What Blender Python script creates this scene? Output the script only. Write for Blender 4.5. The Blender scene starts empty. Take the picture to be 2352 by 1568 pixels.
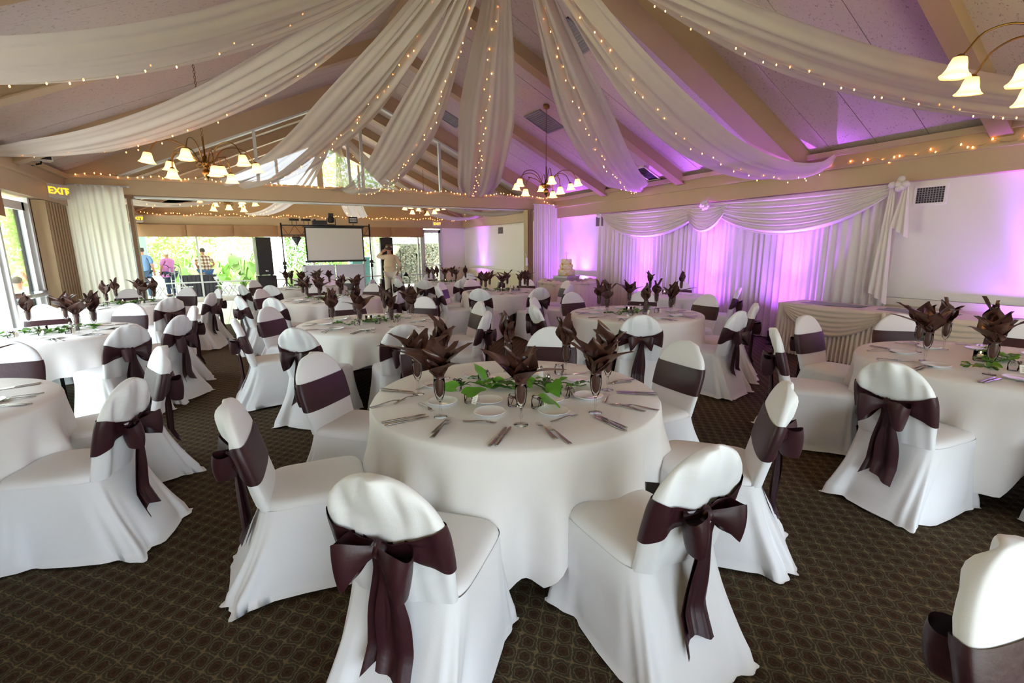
import bpy, bmesh, math, random
from mathutils import Vector, Matrix, noise
from math import sin, cos, pi, sqrt, radians, atan2, hypot
random.seed(7)
sc = bpy.context.scene
COL = sc.collection

# ------------------------------------------------------------------ camera
H = 1.6
FPX, YAW, PITCH, ROLL = 1088.6, 0.5074, 0.1937, -0.0105
cd = bpy.data.cameras.new('camera'); cam = bpy.data.objects.new('camera', cd); COL.objects.link(cam)
cd.sensor_fit = 'HORIZONTAL'; cd.sensor_width = 36.0; cd.lens = 36.0 * FPX / 2352.0
cd.clip_start = 0.05; cd.clip_end = 300
f_ = Vector((sin(YAW)*cos(PITCH), cos(YAW)*cos(PITCH), -sin(PITCH)))
r_ = Vector((cos(YAW), -sin(YAW), 0)); u_ = r_.cross(f_)
r2 = r_*cos(ROLL) + u_*sin(ROLL); u2 = -r_*sin(ROLL) + u_*cos(ROLL)
m = Matrix.Identity(4)
for i in range(3):
    m[i][0] = r2[i]; m[i][1] = u2[i]; m[i][2] = -f_[i]
m[2][3] = H
cam.matrix_world = m
sc.camera = cam

# ------------------------------------------------------------------ world, sun, exposure
w = bpy.data.worlds.new('sky'); sc.world = w; w.use_nodes = True
nt = w.node_tree; bgn = nt.nodes['Background']
bgn.inputs['Color'].default_value = (0.80, 0.88, 1.0, 1); bgn.inputs['Strength'].default_value = 5.0
sun_d = bpy.data.lights.new('sun', 'SUN'); sun_d.energy = 20.0; sun_d.angle = 0.02; sun_d.color = (1, .95, .86)
sun = bpy.data.objects.new('sun', sun_d); COL.objects.link(sun)
sun.rotation_euler = (radians(28), radians(12), radians(20))
sc.view_settings.view_transform = 'Standard'; sc.view_settings.look = 'None'
sc.view_settings.exposure = 0.68; sc.view_settings.gamma = 1.0
sc.view_settings.use_curve_mapping = False
sc.cycles.max_bounces = 8; sc.cycles.transparent_max_bounces = 18; sc.cycles.adaptive_threshold = 0.03
sc.cycles.diffuse_bounces = 4; sc.cycles.transmission_bounces = 6; sc.cycles.glossy_bounces = 3
sc.cycles.caustics_reflective = False; sc.cycles.caustics_refractive = False
sc.cycles.sample_clamp_indirect = 6.0

# room constants (metres; x to the right, y into the room, z up)
XL, XR, YF, YM, YB = -2.80, 8.06, -3.4, 11.62, 18.47
ZB, ZT, XC, SL = 2.43, 2.95, 2.63, 0.45
def roof(x): return ZT + SL*((x-XL) if x < XC else (XR-x))
def portal(name, loc, rot, sx, sy):
    l = bpy.data.lights.new(name, 'AREA'); l.shape = 'RECTANGLE'; l.size = sx; l.size_y = sy
    l.cycles.is_portal = True
    o = bpy.data.objects.new(name, l); COL.objects.link(o); o.location = loc; o.rotation_euler = rot
portal('daylight_portal', (XL-.15, 6.5, 1.1), (0, radians(-90), 0), 2.1, 7.2)
portal('daylight_portal', (XL-.15, 15, 1.1), (0, radians(-90), 0), 2.1, 6.4)
portal('daylight_portal', (2.0, YB+.15, 1.1), (radians(-90), 0, 0), 9.6, 2.1)
portal('daylight_portal', (1.6, YF-.15, 1.1), (radians(90), 0, 0), 7.0, 2.1)

# ------------------------------------------------------------------ materials
def lin(c):
    if isinstance(c, str):
        c = tuple(int(c[i:i+2], 16)/255 for i in (0, 2, 4))
    return tuple((v/12.92 if v <= .04045 else ((v+.055)/1.055)**2.4) for v in c) + (1,)
MATS = {}
def mat(name, col, rough=.6, metal=0, noise_=None, bump=None, emit=None, sheen=0, trans=0, transl=0, alpha=0, spec=.5, aniso=None):
    mt = bpy.data.materials.new(name); mt.use_nodes = True
    nt = mt.node_tree; p = nt.nodes['Principled BSDF']; out = nt.nodes['Material Output']
    c = lin(col); p.inputs['Base Color'].default_value = c
    p.inputs['Roughness'].default_value = rough; p.inputs['Metallic'].default_value = metal
    p.inputs['Specular IOR Level'].default_value = spec
    if sheen: p.inputs['Sheen Weight'].default_value = sheen
    if trans: p.inputs['Transmission Weight'].default_value = trans
    if noise_ or bump:
        tc = nt.nodes.new('ShaderNodeTexCoord')
    if noise_:
        s, a = noise_
        n = nt.nodes.new('ShaderNodeTexNoise'); n.inputs['Scale'].default_value = s; n.inputs['Detail'].default_value = 4
        nt.links.new(tc.outputs['Object'], n.inputs['Vector'])
        mx = nt.nodes.new('ShaderNodeMix'); mx.data_type = 'RGBA'
        mx.inputs[6].default_value = tuple(v*(1-a) for v in c[:3]) + (1,)
        mx.inputs[7].default_value = tuple(min(1, v*(1+a)) for v in c[:3]) + (1,)
        nt.links.new(n.outputs[0], mx.inputs[0]); nt.links.new(mx.outputs[2], p.inputs['Base Color'])
    if bump:
        s, st = bump
        n = nt.nodes.new('ShaderNodeTexNoise'); n.inputs['Scale'].default_value = s; n.inputs['Detail'].default_value = 5
        nt.links.new(tc.outputs['Object'], n.inputs['Vector'])
        b = nt.nodes.new('ShaderNodeBump'); b.inputs['Strength'].default_value = st; b.inputs['Distance'].default_value = .01
        nt.links.new(n.outputs[0], b.inputs['Height']); nt.links.new(b.outputs[0], p.inputs['Normal'])
    if emit:
        ec, es = emit; p.inputs['Emission Color'].default_value = lin(ec); p.inputs['Emission Strength'].default_value = es
    last = p.outputs[0]
    if transl:
        t = nt.nodes.new('ShaderNodeBsdfTranslucent'); t.inputs[0].default_value = c
        ms = nt.nodes.new('ShaderNodeMixShader'); ms.inputs[0].default_value = transl
        nt.links.new(last, ms.inputs[1]); nt.links.new(t.outputs[0], ms.inputs[2]); last = ms.outputs[0]
    if alpha:
        t = nt.nodes.new('ShaderNodeBsdfTransparent')
        ms = nt.nodes.new('ShaderNodeMixShader'); ms.inputs[0].default_value = alpha
        nt.links.new(last, ms.inputs[1]); nt.links.new(t.outputs[0], ms.inputs[2]); last = ms.outputs[0]
    if last != p.outputs[0]: nt.links.new(last, out.inputs[0])
    MATS[name] = mt
    return mt

def glassmat(name, tint, refl=.06, ior=True):
    mt = bpy.data.materials.new(name); mt.use_nodes = True
    nt = mt.node_tree; out = nt.nodes['Material Output']
    t = nt.nodes.new('ShaderNodeBsdfTransparent'); t.inputs[0].default_value = tint
    g = nt.nodes.new('ShaderNodeBsdfGlossy'); g.inputs['Roughness'].default_value = .03
    fr = nt.nodes.new('ShaderNodeLayerWeight'); fr.inputs[0].default_value = refl
    ms = nt.nodes.new('ShaderNodeMixShader')
    nt.links.new(fr.outputs['Fresnel' if ior else 'Facing'], ms.inputs[0]); nt.links.new(t.outputs[0], ms.inputs[1]); nt.links.new(g.outputs[0], ms.inputs[2])
    nt.links.new(ms.outputs[0], out.inputs[0])
    return mt

M_white = mat('white_polyester', 'f0f0f2', .75, noise_=(3, .03), bump=(220, .08), sheen=.15)
M_linen = mat('table_linen', 'f1eeeb', .8, noise_=(2, .03), bump=(180, .08), sheen=.1)
M_ivory = mat('ivory_skirting', 'eadfcb', .75, noise_=(3, .04), bump=(150, .08), transl=.1)
M_satin = mat('aubergine_satin', '38191f', .42, noise_=(6, .2), bump=(60, .1), spec=.45)
M_brown = mat('chocolate_satin', '4c2d25', .33, noise_=(9, .25), bump=(70, .12), spec=.6)
M_sheer = mat('ivory_voile', 'e0d5cb', .8, noise_=(4, .04), transl=.42, alpha=.10)
M_drape = mat('white_drape', 'efe8e4', .8, noise_=(4, .03), transl=.22)
M_curt = mat('ivory_curtain', 'f8f6f0', .8, noise_=(3, .05), transl=.58)
M_tan = mat('tan_paint', 'bba384', .55, noise_=(1.5, .05), bump=(90, .15))
M_tan2 = mat('tan_gable_paint', 'b99f78', .6, noise_=(1.5, .06), bump=(90, .15))
M_raft = mat('rafter_paint', 'b4987a', .55, noise_=(1.2, .06), bump=(60, .15))
M_wall = mat('white_plaster', 'efebe6', .7, noise_=(1, .03), bump=(120, .1))
M_wains = mat('cream_wainscot', 'ddcdb0', .6, noise_=(1, .04), bump=(80, .1))
M_rail = mat('cream_rail', 'e9e0d0', .45, noise_=(2, .03))
M_alu = mat('brushed_aluminium', 'c5c6c8', .35, 1, noise_=(12, .1))
M_frame = mat('pale_metal_frame', 'cfcfce', .4, .3, noise_=(5, .05))
M_val = mat('brown_valance', 'a07a5a', .8, noise_=(5, .12), bump=(140, .2))
M_accord = mat('tan_partition_vinyl', 'b7a17c', .6, noise_=(4, .08))
M_woodtrim = mat('brown_wood', '7a5a3c', .5, noise_=(9, .25))
M_dance = mat('pale_dance_floor', 'ddd7d2', .34, noise_=(2, .1))
M_brass = mat('aged_brass', '8a6a3a', .3, .95, noise_=(14, .25))
M_shade = mat('frosted_glass_shade', 'f2c391', .4, transl=.35, emit=('ffb46a', .25))
M_bulb = mat('lit_bulb', 'fff0d8', .4, emit=('ffd9a0', 14))
M_fairy = mat('lit_fairy_bulb', 'ffe0b0', .4, emit=('ffa04c', 10))
M_wire = mat('clear_wire', 'd6cfb8', .5, transl=.3)
M_black = mat('black_plastic', '18181a', .5, noise_=(10, .2))
M_grille = mat('black_speaker_cloth', '1f1f24', .75, noise_=(160, .5), bump=(300, .4))
M_blackmetal = mat('black_steel', '151516', .38, .6, noise_=(10, .2))
M_steel = mat('stainless_steel', 'bdb9b6', .16, 1, noise_=(20, .08))
M_china = mat('white_china', 'fbfaf8', .12, noise_=(2, .01))
M_glass = glassmat('clear_glass', (.985, .99, .99, 1), .12)
M_pane = glassmat('window_glass', (.97, .99, .98, 1), .04)
M_leaf = mat('pothos_leaf', '5f9a2c', .35, noise_=(18, .35), transl=.25)
M_leaf2 = mat('dark_ivy_leaf', '3c6b22', .4, noise_=(18, .35), transl=.2)
M_gleaf = mat('garden_leaf', '8fb85a', .5, noise_=(3, .35), transl=.4)
M_gleaf2 = mat('garden_leaf_pale', 'c6da9a', .5, noise_=(3, .35), transl=.4)
M_gleaf3 = mat('garden_leaf_deep', '668a45', .55, noise_=(3, .35), transl=.3)
M_bark = mat('bark', 'a8967c', .9, noise_=(8, .3), bump=(20, .5))
M_patio = mat('patio_concrete', 'cfcac6', .8, noise_=(3, .12), bump=(40, .2))
M_grass = mat('dry_lawn', 'aeb08c', .9, noise_=(6, .35), bump=(50, .4))
M_screen = mat('projection_screen', 'dedad6', .85, noise_=(1.2, .02))
M_booth = mat('translucent_booth_panel', 'dfe0ea', .4, transl=.45, noise_=(2, .03))
M_icing = mat('ivory_icing', 'f6ead2', .5, noise_=(8, .03))
M_yellow = mat('yellow_icing', 'e8b93c', .5, noise_=(10, .15))
M_silver = mat('silver_plate', 'b8b4b8', .2, .9, noise_=(60, .3), bump=(90, .6))
M_card = mat('ivory_card', 'f0e8d4', .8, noise_=(10, .04))
M_skin = mat('skin', 'c98f73', .55, noise_=(8, .08))
M_vent = mat('vent_metal', '9a979c', .5, .2, noise_=(6, .1))
M_ventdark = mat('vent_dark', '3b3540', .7, noise_=(6, .2))
M_led = mat('magenta_lens', 'd060ff', .3, emit=('c040ff', 10))
M_whitep = mat('white_plastic', 'e8e8e8', .4, noise_=(5, .03))
M_purple = mat('plum_satin', '402030', .4, noise_=(8, .2), sheen=.2)
M_panel = None

def node_mat(name):
    mt = bpy.data.materials.new(name); mt.use_nodes = True
    return mt, mt.node_tree, mt.node_tree.nodes['Principled BSDF']
# acoustic ceiling panel: pale board with short dark fissures
M_panel, nt, p = node_mat('fissured_ceiling_board')
tc = nt.nodes.new('ShaderNodeTexCoord'); mp = nt.nodes.new('ShaderNodeMapping'); mp.inputs['Scale'].default_value = (16, 30, 16)
nt.links.new(tc.outputs['Object'], mp.inputs[0])
n = nt.nodes.new('ShaderNodeTexNoise'); n.inputs['Scale'].default_value = 1.6; n.inputs['Detail'].default_value = 3; n.inputs['Distortion'].default_value = 1.2
nt.links.new(mp.outputs[0], n.inputs['Vector'])
cr = nt.nodes.new('ShaderNodeValToRGB'); cr.color_ramp.elements[0].position = .30; cr.color_ramp.elements[0].color = lin('97857c')
cr.color_ramp.elements[1].position = .40; cr.color_ramp.elements[1].color = lin('c6b6ae')
nt.links.new(n.outputs[0], cr.inputs[0]); nt.links.new(cr.outputs[0], p.inputs['Base Color']); p.inputs['Roughness'].default_value = .85
# carpet: staggered medallions in burgundy on olive with tan ogee outlines
M_carpet, nt, p = node_mat('patterned_carpet')
def N(t, **k):
    n = nt.nodes.new(t)
    for a, b in k.items(): setattr(n, a, b)
    return n
def math_(op, a, b=None):
    n = N('ShaderNodeMath', operation=op)
    for i, v in enumerate((a, b)):
        if v is None: continue
        if isinstance(v, (int, float)): n.inputs[i].default_value = v
        else: nt.links.new(v, n.inputs[i])
    return n.outputs[0]
tc = N('ShaderNodeTexCoord'); sx = N('ShaderNodeSeparateXYZ')
wv = N('ShaderNodeTexNoise'); wv.inputs['Scale'].default_value = 30
nt.links.new(tc.outputs['Object'], wv.inputs['Vector'])
mixv = N('ShaderNodeVectorMath', operation='MULTIPLY_ADD')
nt.links.new(wv.outputs['Color'], mixv.inputs[0]); mixv.inputs[1].default_value = (.030, .030, 0); nt.links.new(tc.outputs['Object'], mixv.inputs[2])
nt.links.new(mixv.outputs[0], sx.inputs[0])
PER = 0.098
a = math_('MULTIPLY', sx.outputs[0], 2*pi/PER); b = math_('MULTIPLY', sx.outputs[1], 2*pi/(PER*1.15))
lat = math_('MULTIPLY', math_('ADD', math_('COSINE', a), math_('COSINE', b)), .5)
ab = math_('ABSOLUTE', lat)
cr = N('ShaderNodeValToRGB'); e = cr.color_ramp
e.elements[0].position = 0; e.elements[0].color = lin('6f6046')
e.elements[1].position = .10; e.elements[1].color = lin('413a2c')
for pos, c in ((.34, '3b3529'), (.46, '5f513d'), (.54, '41392b'), (.70, '352a1f'), (.86, '4b3024'), (.95, '31281c')):
    q = e.elements.new(pos); q.color = lin(c)
nt.links.new(ab, cr.inputs[0])
nz = N('ShaderNodeTexNoise'); nz.inputs['Scale'].default_value = 160; nz.inputs['Detail'].default_value = 6
nt.links.new(tc.outputs['Object'], nz.inputs['Vector'])
mul = N('ShaderNodeMix', data_type='RGBA', blend_type='MULTIPLY'); mul.inputs[0].default_value = .65
nr = N('ShaderNodeMapRange'); nr.inputs[1].default_value = .35; nr.inputs[2].default_value = .65; nr.inputs[3].default_value = .62; nr.inputs[4].default_value = 1.6
nt.links.new(nz.outputs[0], nr.inputs[0])
nt.links.new(cr.outputs[0], mul.inputs[6]); nt.links.new(nr.outputs[0], mul.inputs[7]); nt.links.new(mul.outputs[2], p.inputs['Base Color'])
p.inputs['Roughness'].default_value = .95; p.inputs['Specular IOR Level'].default_value = .15
bp = N('ShaderNodeBump'); bp.inputs['Strength'].default_value = .5; bp.inputs['Distance'].default_value = .004
nt.links.new(nz.outputs[0], bp.inputs['Height']); nt.links.new(bp.outputs[0], p.inputs['Normal'])

# ------------------------------------------------------------------ mesh helpers
class MB:
    def __init__(s): s.v = []; s.f = []
    def grid(s, fn, nu, nv, cu=False, cv=False, cap0=False, cap1=False):
        b = len(s.v); NU = nu if cu else nu+1; NV = nv if cv else nv+1
        for j in range(NV):
            for i in range(NU): s.v.append(tuple(fn(i/nu, j/nv)))
        for j in range(nv):
            for i in range(nu):
                i2 = (i+1) % NU; j2 = (j+1) % NV
                s.f.append((b+j*NU+i, b+j*NU+i2, b+j2*NU+i2, b+j2*NU+i))
        if cap0: s.f.append(tuple(b+i for i in reversed(range(NU))))
        if cap1: s.f.append(tuple(b+(NV-1)*NU+i for i in range(NU)))
        return s
    def box(s, x0, x1, y0, y1, z0, z1, M=None):
        b = len(s.v)
        for z in (z0, z1):
            for x, y in ((x0, y0), (x1, y0), (x1, y1), (x0, y1)):
                q = Vector((x, y, z)); q = M @ q if M else q; s.v.append(tuple(q))
        for q in ((0, 3, 2, 1), (4, 5, 6, 7), (0, 1, 5, 4), (1, 2, 6, 5), (2, 3, 7, 6), (3, 0, 4, 7)):
            s.f.append(tuple(b+i for i in q))
        return s
    def tube(s, pts, r, n=6, closed=False, caps=True):
        pts = [Vector(p) for p in pts]; L = len(pts); b = len(s.v)
        up = None
        for k in range(L):
            if closed: t = pts[(k+1) % L]-pts[k-1]
            else: t = pts[min(k+1, L-1)]-pts[max(k-1, 0)]
            t.normalize()
            if up is None: up = Vector((0, 0, 1)) if abs(t.z) < .9 else Vector((1, 0, 0))
            a = t.cross(up); 
            if a.length < 1e-5: a = t.cross(Vector((0, 1, 0)))
            a.normalize(); c = a.cross(t).normalized(); up = c
            rr = r(k/(L-1)) if callable(r) else r
            for i in range(n):
                g = 2*pi*i/n; s.v.append(tuple(pts[k]+a*cos(g)*rr+c*sin(g)*rr))
        for k in range(L if closed else L-1):
            k2 = (k+1) % L
            for i in range(n):
                i2 = (i+1) % n; s.f.append((b+k*n+i, b+k*n+i2, b+k2*n+i2, b+k2*n+i))
        if caps and not closed:
            s.f.append(tuple(b+i for i in reversed(range(n)))); s.f.append(tuple(b+(L-1)*n+i for i in range(n)))
        return s
    def lathe(s, prof, n=16, c=(0, 0, 0), M=None, wob=None):
        b = len(s.v); L = len(prof)
        for r, z in prof:
            for i in range(n):
                g = 2*pi*i/n; k = wob(g, z) if wob else 1
                q = Vector((c[0]+r*k*cos(g), c[1]+r*k*sin(g), c[2]+z)); q = M @ q if M else q; s.v.append(tuple(q))
        for j in range(L-1):
            for i in range(n):
                i2 = (i+1) % n; s.f.append((b+j*n+i, b+j*n+i2, b+(j+1)*n+i2, b+(j+1)*n+i))
        if prof[0][0] > 1e-4: s.f.append(tuple(b+i for i in reversed(range(n))))
        if prof[-1][0] > 1e-4: s.f.append(tuple(b+(L-1)*n+i for i in range(n)))
        return s
    def ball(s, c, r, n=8, M=None):
        r = r if isinstance(r, (tuple, list)) else (r, r, r); h = max(4, n//2+1); b = len(s.v)
        for j in range(h+1):
            ph = pi*j/h
            for i in range(n):
                g = 2*pi*i/n
                q = Vector((r[0]*sin(ph)*cos(g), r[1]*sin(ph)*sin(g), -r[2]*cos(ph))); q = M @ q if M else q
                s.v.append((c[0]+q[0], c[1]+q[1], c[2]+q[2]))
        for j in range(h):
            for i in range(n):
                i2 = (i+1) % n; s.f.append((b+j*n+i, b+j*n+i2, b+(j+1)*n+i2, b+(j+1)*n+i))
        return s
    def poly(s, pts, th=None, M=None):
        """flat polygon, optional thickness vector"""
        b = len(s.v); n = len(pts)
        P = [Vector(p) for p in pts]
        if th is not None: P += [p+Vector(th) for p in P[:n]]
        for p in P:
            s.v.append(tuple(M @ p if M else p))
        s.f.append(tuple(b+i for i in range(n)))
        if th is not None:
            s.f.append(tuple(b+n+i for i in reversed(range(n))))
            for i in range(n): s.f.append((b+i, b+(i+1) % n, b+n+(i+1) % n, b+n+i)[::-1])
        return s
    def mesh(s, name, m, smooth=True):
        me = bpy.data.meshes.new(name); me.from_pydata(s.v, [], s.f); me.validate()
        if smooth:
            me.polygons.foreach_set('use_smooth', [True]*len(me.polygons))
        bmx = bmesh.new(); bmx.from_mesh(me); bmesh.ops.recalc_face_normals(bmx, faces=bmx.faces); bmx.to_mesh(me); bmx.free()
        me.materials.append(m)
        return me
def ob(name, me, parent=None, loc=None, rot=None):
    o = bpy.data.objects.new(name, me); COL.objects.link(o)
    if parent: o.parent = parent
    if loc: o.location = loc
    if rot: o.rotation_euler = rot
    return o
def tag(o, label=None, cat=None, group=None, kind=None):
    if label: o['label'] = label
    if cat: o['category'] = cat
    if group: o['group'] = group
    if kind: o['kind'] = kind
    return o
def thing(name, label, cat, loc=(0, 0, 0), rz=0, group=None):
    o = ob(name, None, None, loc, (0, 0, rz)); o.empty_display_size = .1
    return tag(o, label, cat, group)
def part(name, mb, m, parent, smooth=True, loc=None, rot=None):
    return ob(name, mb.mesh(name, m, smooth), parent, loc, rot)
def struct(name, mb, m, parent=None, smooth=False):
    o = ob(name, mb.mesh(name, m, smooth), parent)
    if not parent: o['kind'] = 'structure'
    return o
def children(o):
    return [c for c in ALLCH.get(o.name, [])]
ALLCH = {}
def reg(root):
    """remember the child tree of a prototype, for copying"""
    tree = {}
    for o in COL.objects:
        if o.parent: tree.setdefault(o.parent.name, []).append(o)
    def walk(o):
        ALLCH[o.name] = tree.get(o.name, [])
        for c in ALLCH[o.name]: walk(c)
    walk(root)
    return root
def copy_tree(o, parent=None):
    c = o.copy(); COL.objects.link(c)
    if parent: c.parent = parent
    for ch in ALLCH.get(o.name, []): copy_tree(ch, c)
    return c
class Proto:
    def __init__(s, root): s.root = reg(root); s.used = False
    def place(s, loc, rz, label, group=None, rot=None):
        o = s.root if not s.used else copy_tree(s.root); s.used = True
        o.location = loc; o.rotation_euler = rot or (0, 0, rz); o['label'] = label
        if group: o['group'] = group
        return o
def fbm(x, y=0, z=0): return noise.noise(Vector((x, y, z)))
def sm(t): t = max(0, min(1, t)); return t*t*(3-2*t)

# ------------------------------------------------------------------ shell
struct('floor', MB().box(XL-.2, XR+.2, YF-.2, YB+.15, -.1, 0), M_carpet)
struct('wall_right', MB().box(XR, XR+.15, YF, YB+.15, 0, ZT+.1), M_wall)
sh = struct('baseboard_right', MB().box(XR-.025, XR, YF, YB, 0.0, .12), M_rail)
struct('trim_1', MB().box(XR-.012, XR, YF, YB, .12, .76), M_wains)            # wainscot panel
mb = MB().box(XR-.045, XR, YF, YB, .76, .86).box(XR-.055, XR, YF, YB, .84, .86)
struct('trim_2', mb, M_rail)                                                   # chair rail
mb = MB().box(XR-.16, XR, YF, YB, ZB, ZT-.02).box(XR-.20, XR-.16, YF, YB, ZB+.28, ZB+.32).box(XR-.22, XR, YF, YB, ZT-.05, ZT+.03)
struct('trim_3', mb, M_tan)                                                    # long wall beam, right
mb = MB().box(XL, XL+.16, YF, YB, ZB, ZT-.02).box(XL+.16, XL+.2, YF, YB, ZB+.28, ZB+.32).box(XL, XL+.22, YF, YB, ZT-.05, ZT+.03)
struct('trim_4', mb, M_tan)
# cross beam at YM
mb = MB().box(XL, XR, YM, YM+.28, 2.66, 2.98).box(XL, XR, YM-.03, YM, 2.93, 2.99).box(XL, XR, YM+.06, YM+.2, 2.635, 2.66)
struct('trim_5', mb, M_tan)
mb = MB().box(XL, XR, YM+.03, YM+.25, 2.62, 2.645)
struct('trim_6', mb, M_frame)
# back wall
mb = MB().box(7.06, XR+.15, YB, YB+.15, 0, 2.45).box(XL-.15, XR+.15, YB, YB+.15, ZB-.02, 3.35)
mb.box(XL-.15, 7.06, YB, YB+.15, 0, .10)
# gable wall, left and right of the glazed triangle
zt = 3.35
mb.poly([(XL-.1, YB, zt), (.0, YB, zt), (.0, YB, roof(0)), (XL-.1, YB, roof(XL-.1))], (0, .15, 0))
mb.poly([(5.26, YB, zt), (XR+.1, YB, zt), (XR+.1, YB, roof(XR+.1)), (5.26, YB, roof(5.26))], (0, .15, 0))
struct('wall_back', mb, M_tan2)
struct('trim_7', MB().box(7.05, XR, YB-.012, YB, .12, .76).box(7.05, XR, YB-.045, YB, .76, .86), M_wains)
struct('trim_8', MB().box(7.06, XR, YB-.006, YB, .86, ZB), M_wall)
mb = MB().box(XL, XR, YB-.16, YB, ZB, 2.70).box(XL, XR, YB-.19, YB-.16, 2.66, 2.72)
struct('trim_9', mb, M_tan)
# gable glazing
mb = MB().poly([(0, YB+.06, zt), (5.26, YB+.06, zt), (5.26, YB+.06, roof(5.26)), (XC, YB+.06, roof(XC)), (0, YB+.06, roof(0))], (0, .01, 0))
gw = struct('window_1', MB().box(0, 5.26, YB-.02, YB+.14, zt-.06, zt).box(XC-.1, XC+.1, YB-.04, YB+.16, zt, roof(XC)).box(1.25, 1.33, YB-.02, YB+.14, zt, roof(1.3)).box(3.93, 4.01, YB-.02, YB+.14, zt, roof(3.95)), M_tan)
ob('pane', mb.mesh('pane', M_pane, False), gw)
# rear wall (behind the camera) with wide windows
mb = MB().box(XL-.15, -1.9, YF-.15, YF, 0, ZT+.1).box(5.1, XR+.15, YF-.15, YF, 0, ZT+.1).box(-1.9, 5.1, YF-.15, YF, 0, .1).box(-1.9, 5.1, YF-.15, YF, 2.45, ZT+.1)
mb.poly([(XL-.15, YF-.15, ZT+.1), (XR+.15, YF-.15, ZT+.1), (XC, YF-.15, roof(XC))], (0, .15, 0))
struct('wall_front', mb, M_wall)

def window_row(name, axis, fix, a0, a1, posts, z0, z1, mids=(), glass=True, th=.05, dp=.09):
    """posts along axis ('x' or 'y') between a0..a1 at plane fix"""
    mb = MB()
    def bx(p0, p1, zz0, zz1, d=dp):
        if axis == 'x': mb.box(p0, p1, fix-d/2, fix+d/2, zz0, zz1)
        else: mb.box(fix-d/2, fix+d/2, p0, p1, zz0, zz1)
    bx(a0, a1, z0, z0+th); bx(a0, a1, z1-th, z1)
    for p in posts: bx(p-th/2, p+th/2, z0, z1)
    for z in mids: bx(a0, a1, z-.02, z+.02, dp*.7)
    o = struct(name, mb, M_frame)
    ps = sorted(posts)
    for p, q in zip(ps[:-1], ps[1:]):
        pm = MB()
        if axis == 'x': pm.box(p+th/2, q-th/2, fix-.004, fix+.004, z0+th, z1-th)
        else: pm.box(fix-.004, fix+.004, p+th/2, q-th/2, z0+th, z1-th)
        ob('pane', pm.mesh('pane', M_pane, False), o)
    return o
window_row('window_2', 'x', YB+.07, XL, 6.24, [XL+.02, -1.25, .35, 2.2, 3.95, 6.10, 6.22], .10, 2.43, mids=(.62,))
window_row('window_3', 'y', XL-.07, 2.9, 8.90, [2.93, 4.9, 6.9, 8.88], .10, 2.43)
window_row('window_4', 'y', XL-.07, 11.8, YB, [11.83, 13.5, 15.2, 16.9, YB-.03], .10, 2.43)
window_row('window_5', 'x', YF-.07, -1.9, 5.1, [-1.88, -.1, 1.6, 3.3, 5.08], .10, 2.45)
mb = MB().box(XL-.15, XL, 2.9, 8.9, 0, .1).box(XL-.15, XL, YF, 2.9, 0, ZT).box(XL-.15, XL, 11.75, YB, 0, .1).box(XL-.15, XL, 10.15, 11.8, 0, ZT).box(XL-.15, XL, YF, YB, ZB, ZT+.1)
struct('wall_left', mb, M_tan2)
# glass doors
def glass_door(name, axis, fix, a0, a1, z1, bar=1, barside=-1):
    mb = MB()
    def bx(p0, p1, zz0, zz1, d=.06):
        if axis == 'x': mb.box(p0, p1, fix-d/2, fix+d/2, zz0, zz1)
        else: mb.box(fix-d/2, fix+d/2, p0, p1, zz0, zz1)
    bx(a0, a0+.09, 0, z1); bx(a1-.09, a1, 0, z1); bx(a0, a1, 0.02, .22); bx(a0, a1, z1-.12, z1)
    o = struct(name, mb, M_frame)
    pm = MB()
    if axis == 'x': pm.box(a0+.09, a1-.09, fix-.004, fix+.004, .22, z1-.12)
    else: pm.box(fix-.004, fix+.004, a0+.09, a1-.09, .22, z1-.12)
    ob('pane', pm.mesh('pane', M_pane, False), o)
    pb = MB(); d = .10
    if axis == 'x':
        y = fix-d; pb.tube([(a0+.05, y, .98), (a1-.05, y, .98)], .018, 8).box(a0+.03, a0+.09, y-.03, fix, .90, 1.06).box(a1-.09, a1-.03, y-.03, fix, .93, 1.03)
    else:
        xx = fix+d; pb.tube([(xx, a0+.05, .98), (xx, a1-.05, .98)], .03, 8).box(fix, xx+.03, a0+.03, a0+.1, .9, 1.06).box(fix, xx+.03, a1-.1, a1-.03, .93, 1.03)
    ob('push_bar', pb.mesh('push_bar', M_alu), o)
    return o
glass_door('door_1', 'x', YB+.05, 6.27, 7.03, 2.36)
glass_door('door_2', 'y', XL-.05, 8.95, 10.10, 2.36)
struct('trim_10', MB().box(6.24, 6.28, YB-.03, YB+.12, 0, 2.43).box(7.02, 7.08, YB-.03, YB+.12, 0, 2.43), M_frame)
struct('trim_11', MB().box(XL-.12, XL+.03, 8.90, 8.96, 0, 2.43).box(XL-.12, XL+.03, 10.09, 10.17, 0, 2.43), M_frame)
struct('trim_12', MB().box(XL, 6.24, YB-.10, YB, 0, .13), M_rail)              # curb below the back windows

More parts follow.
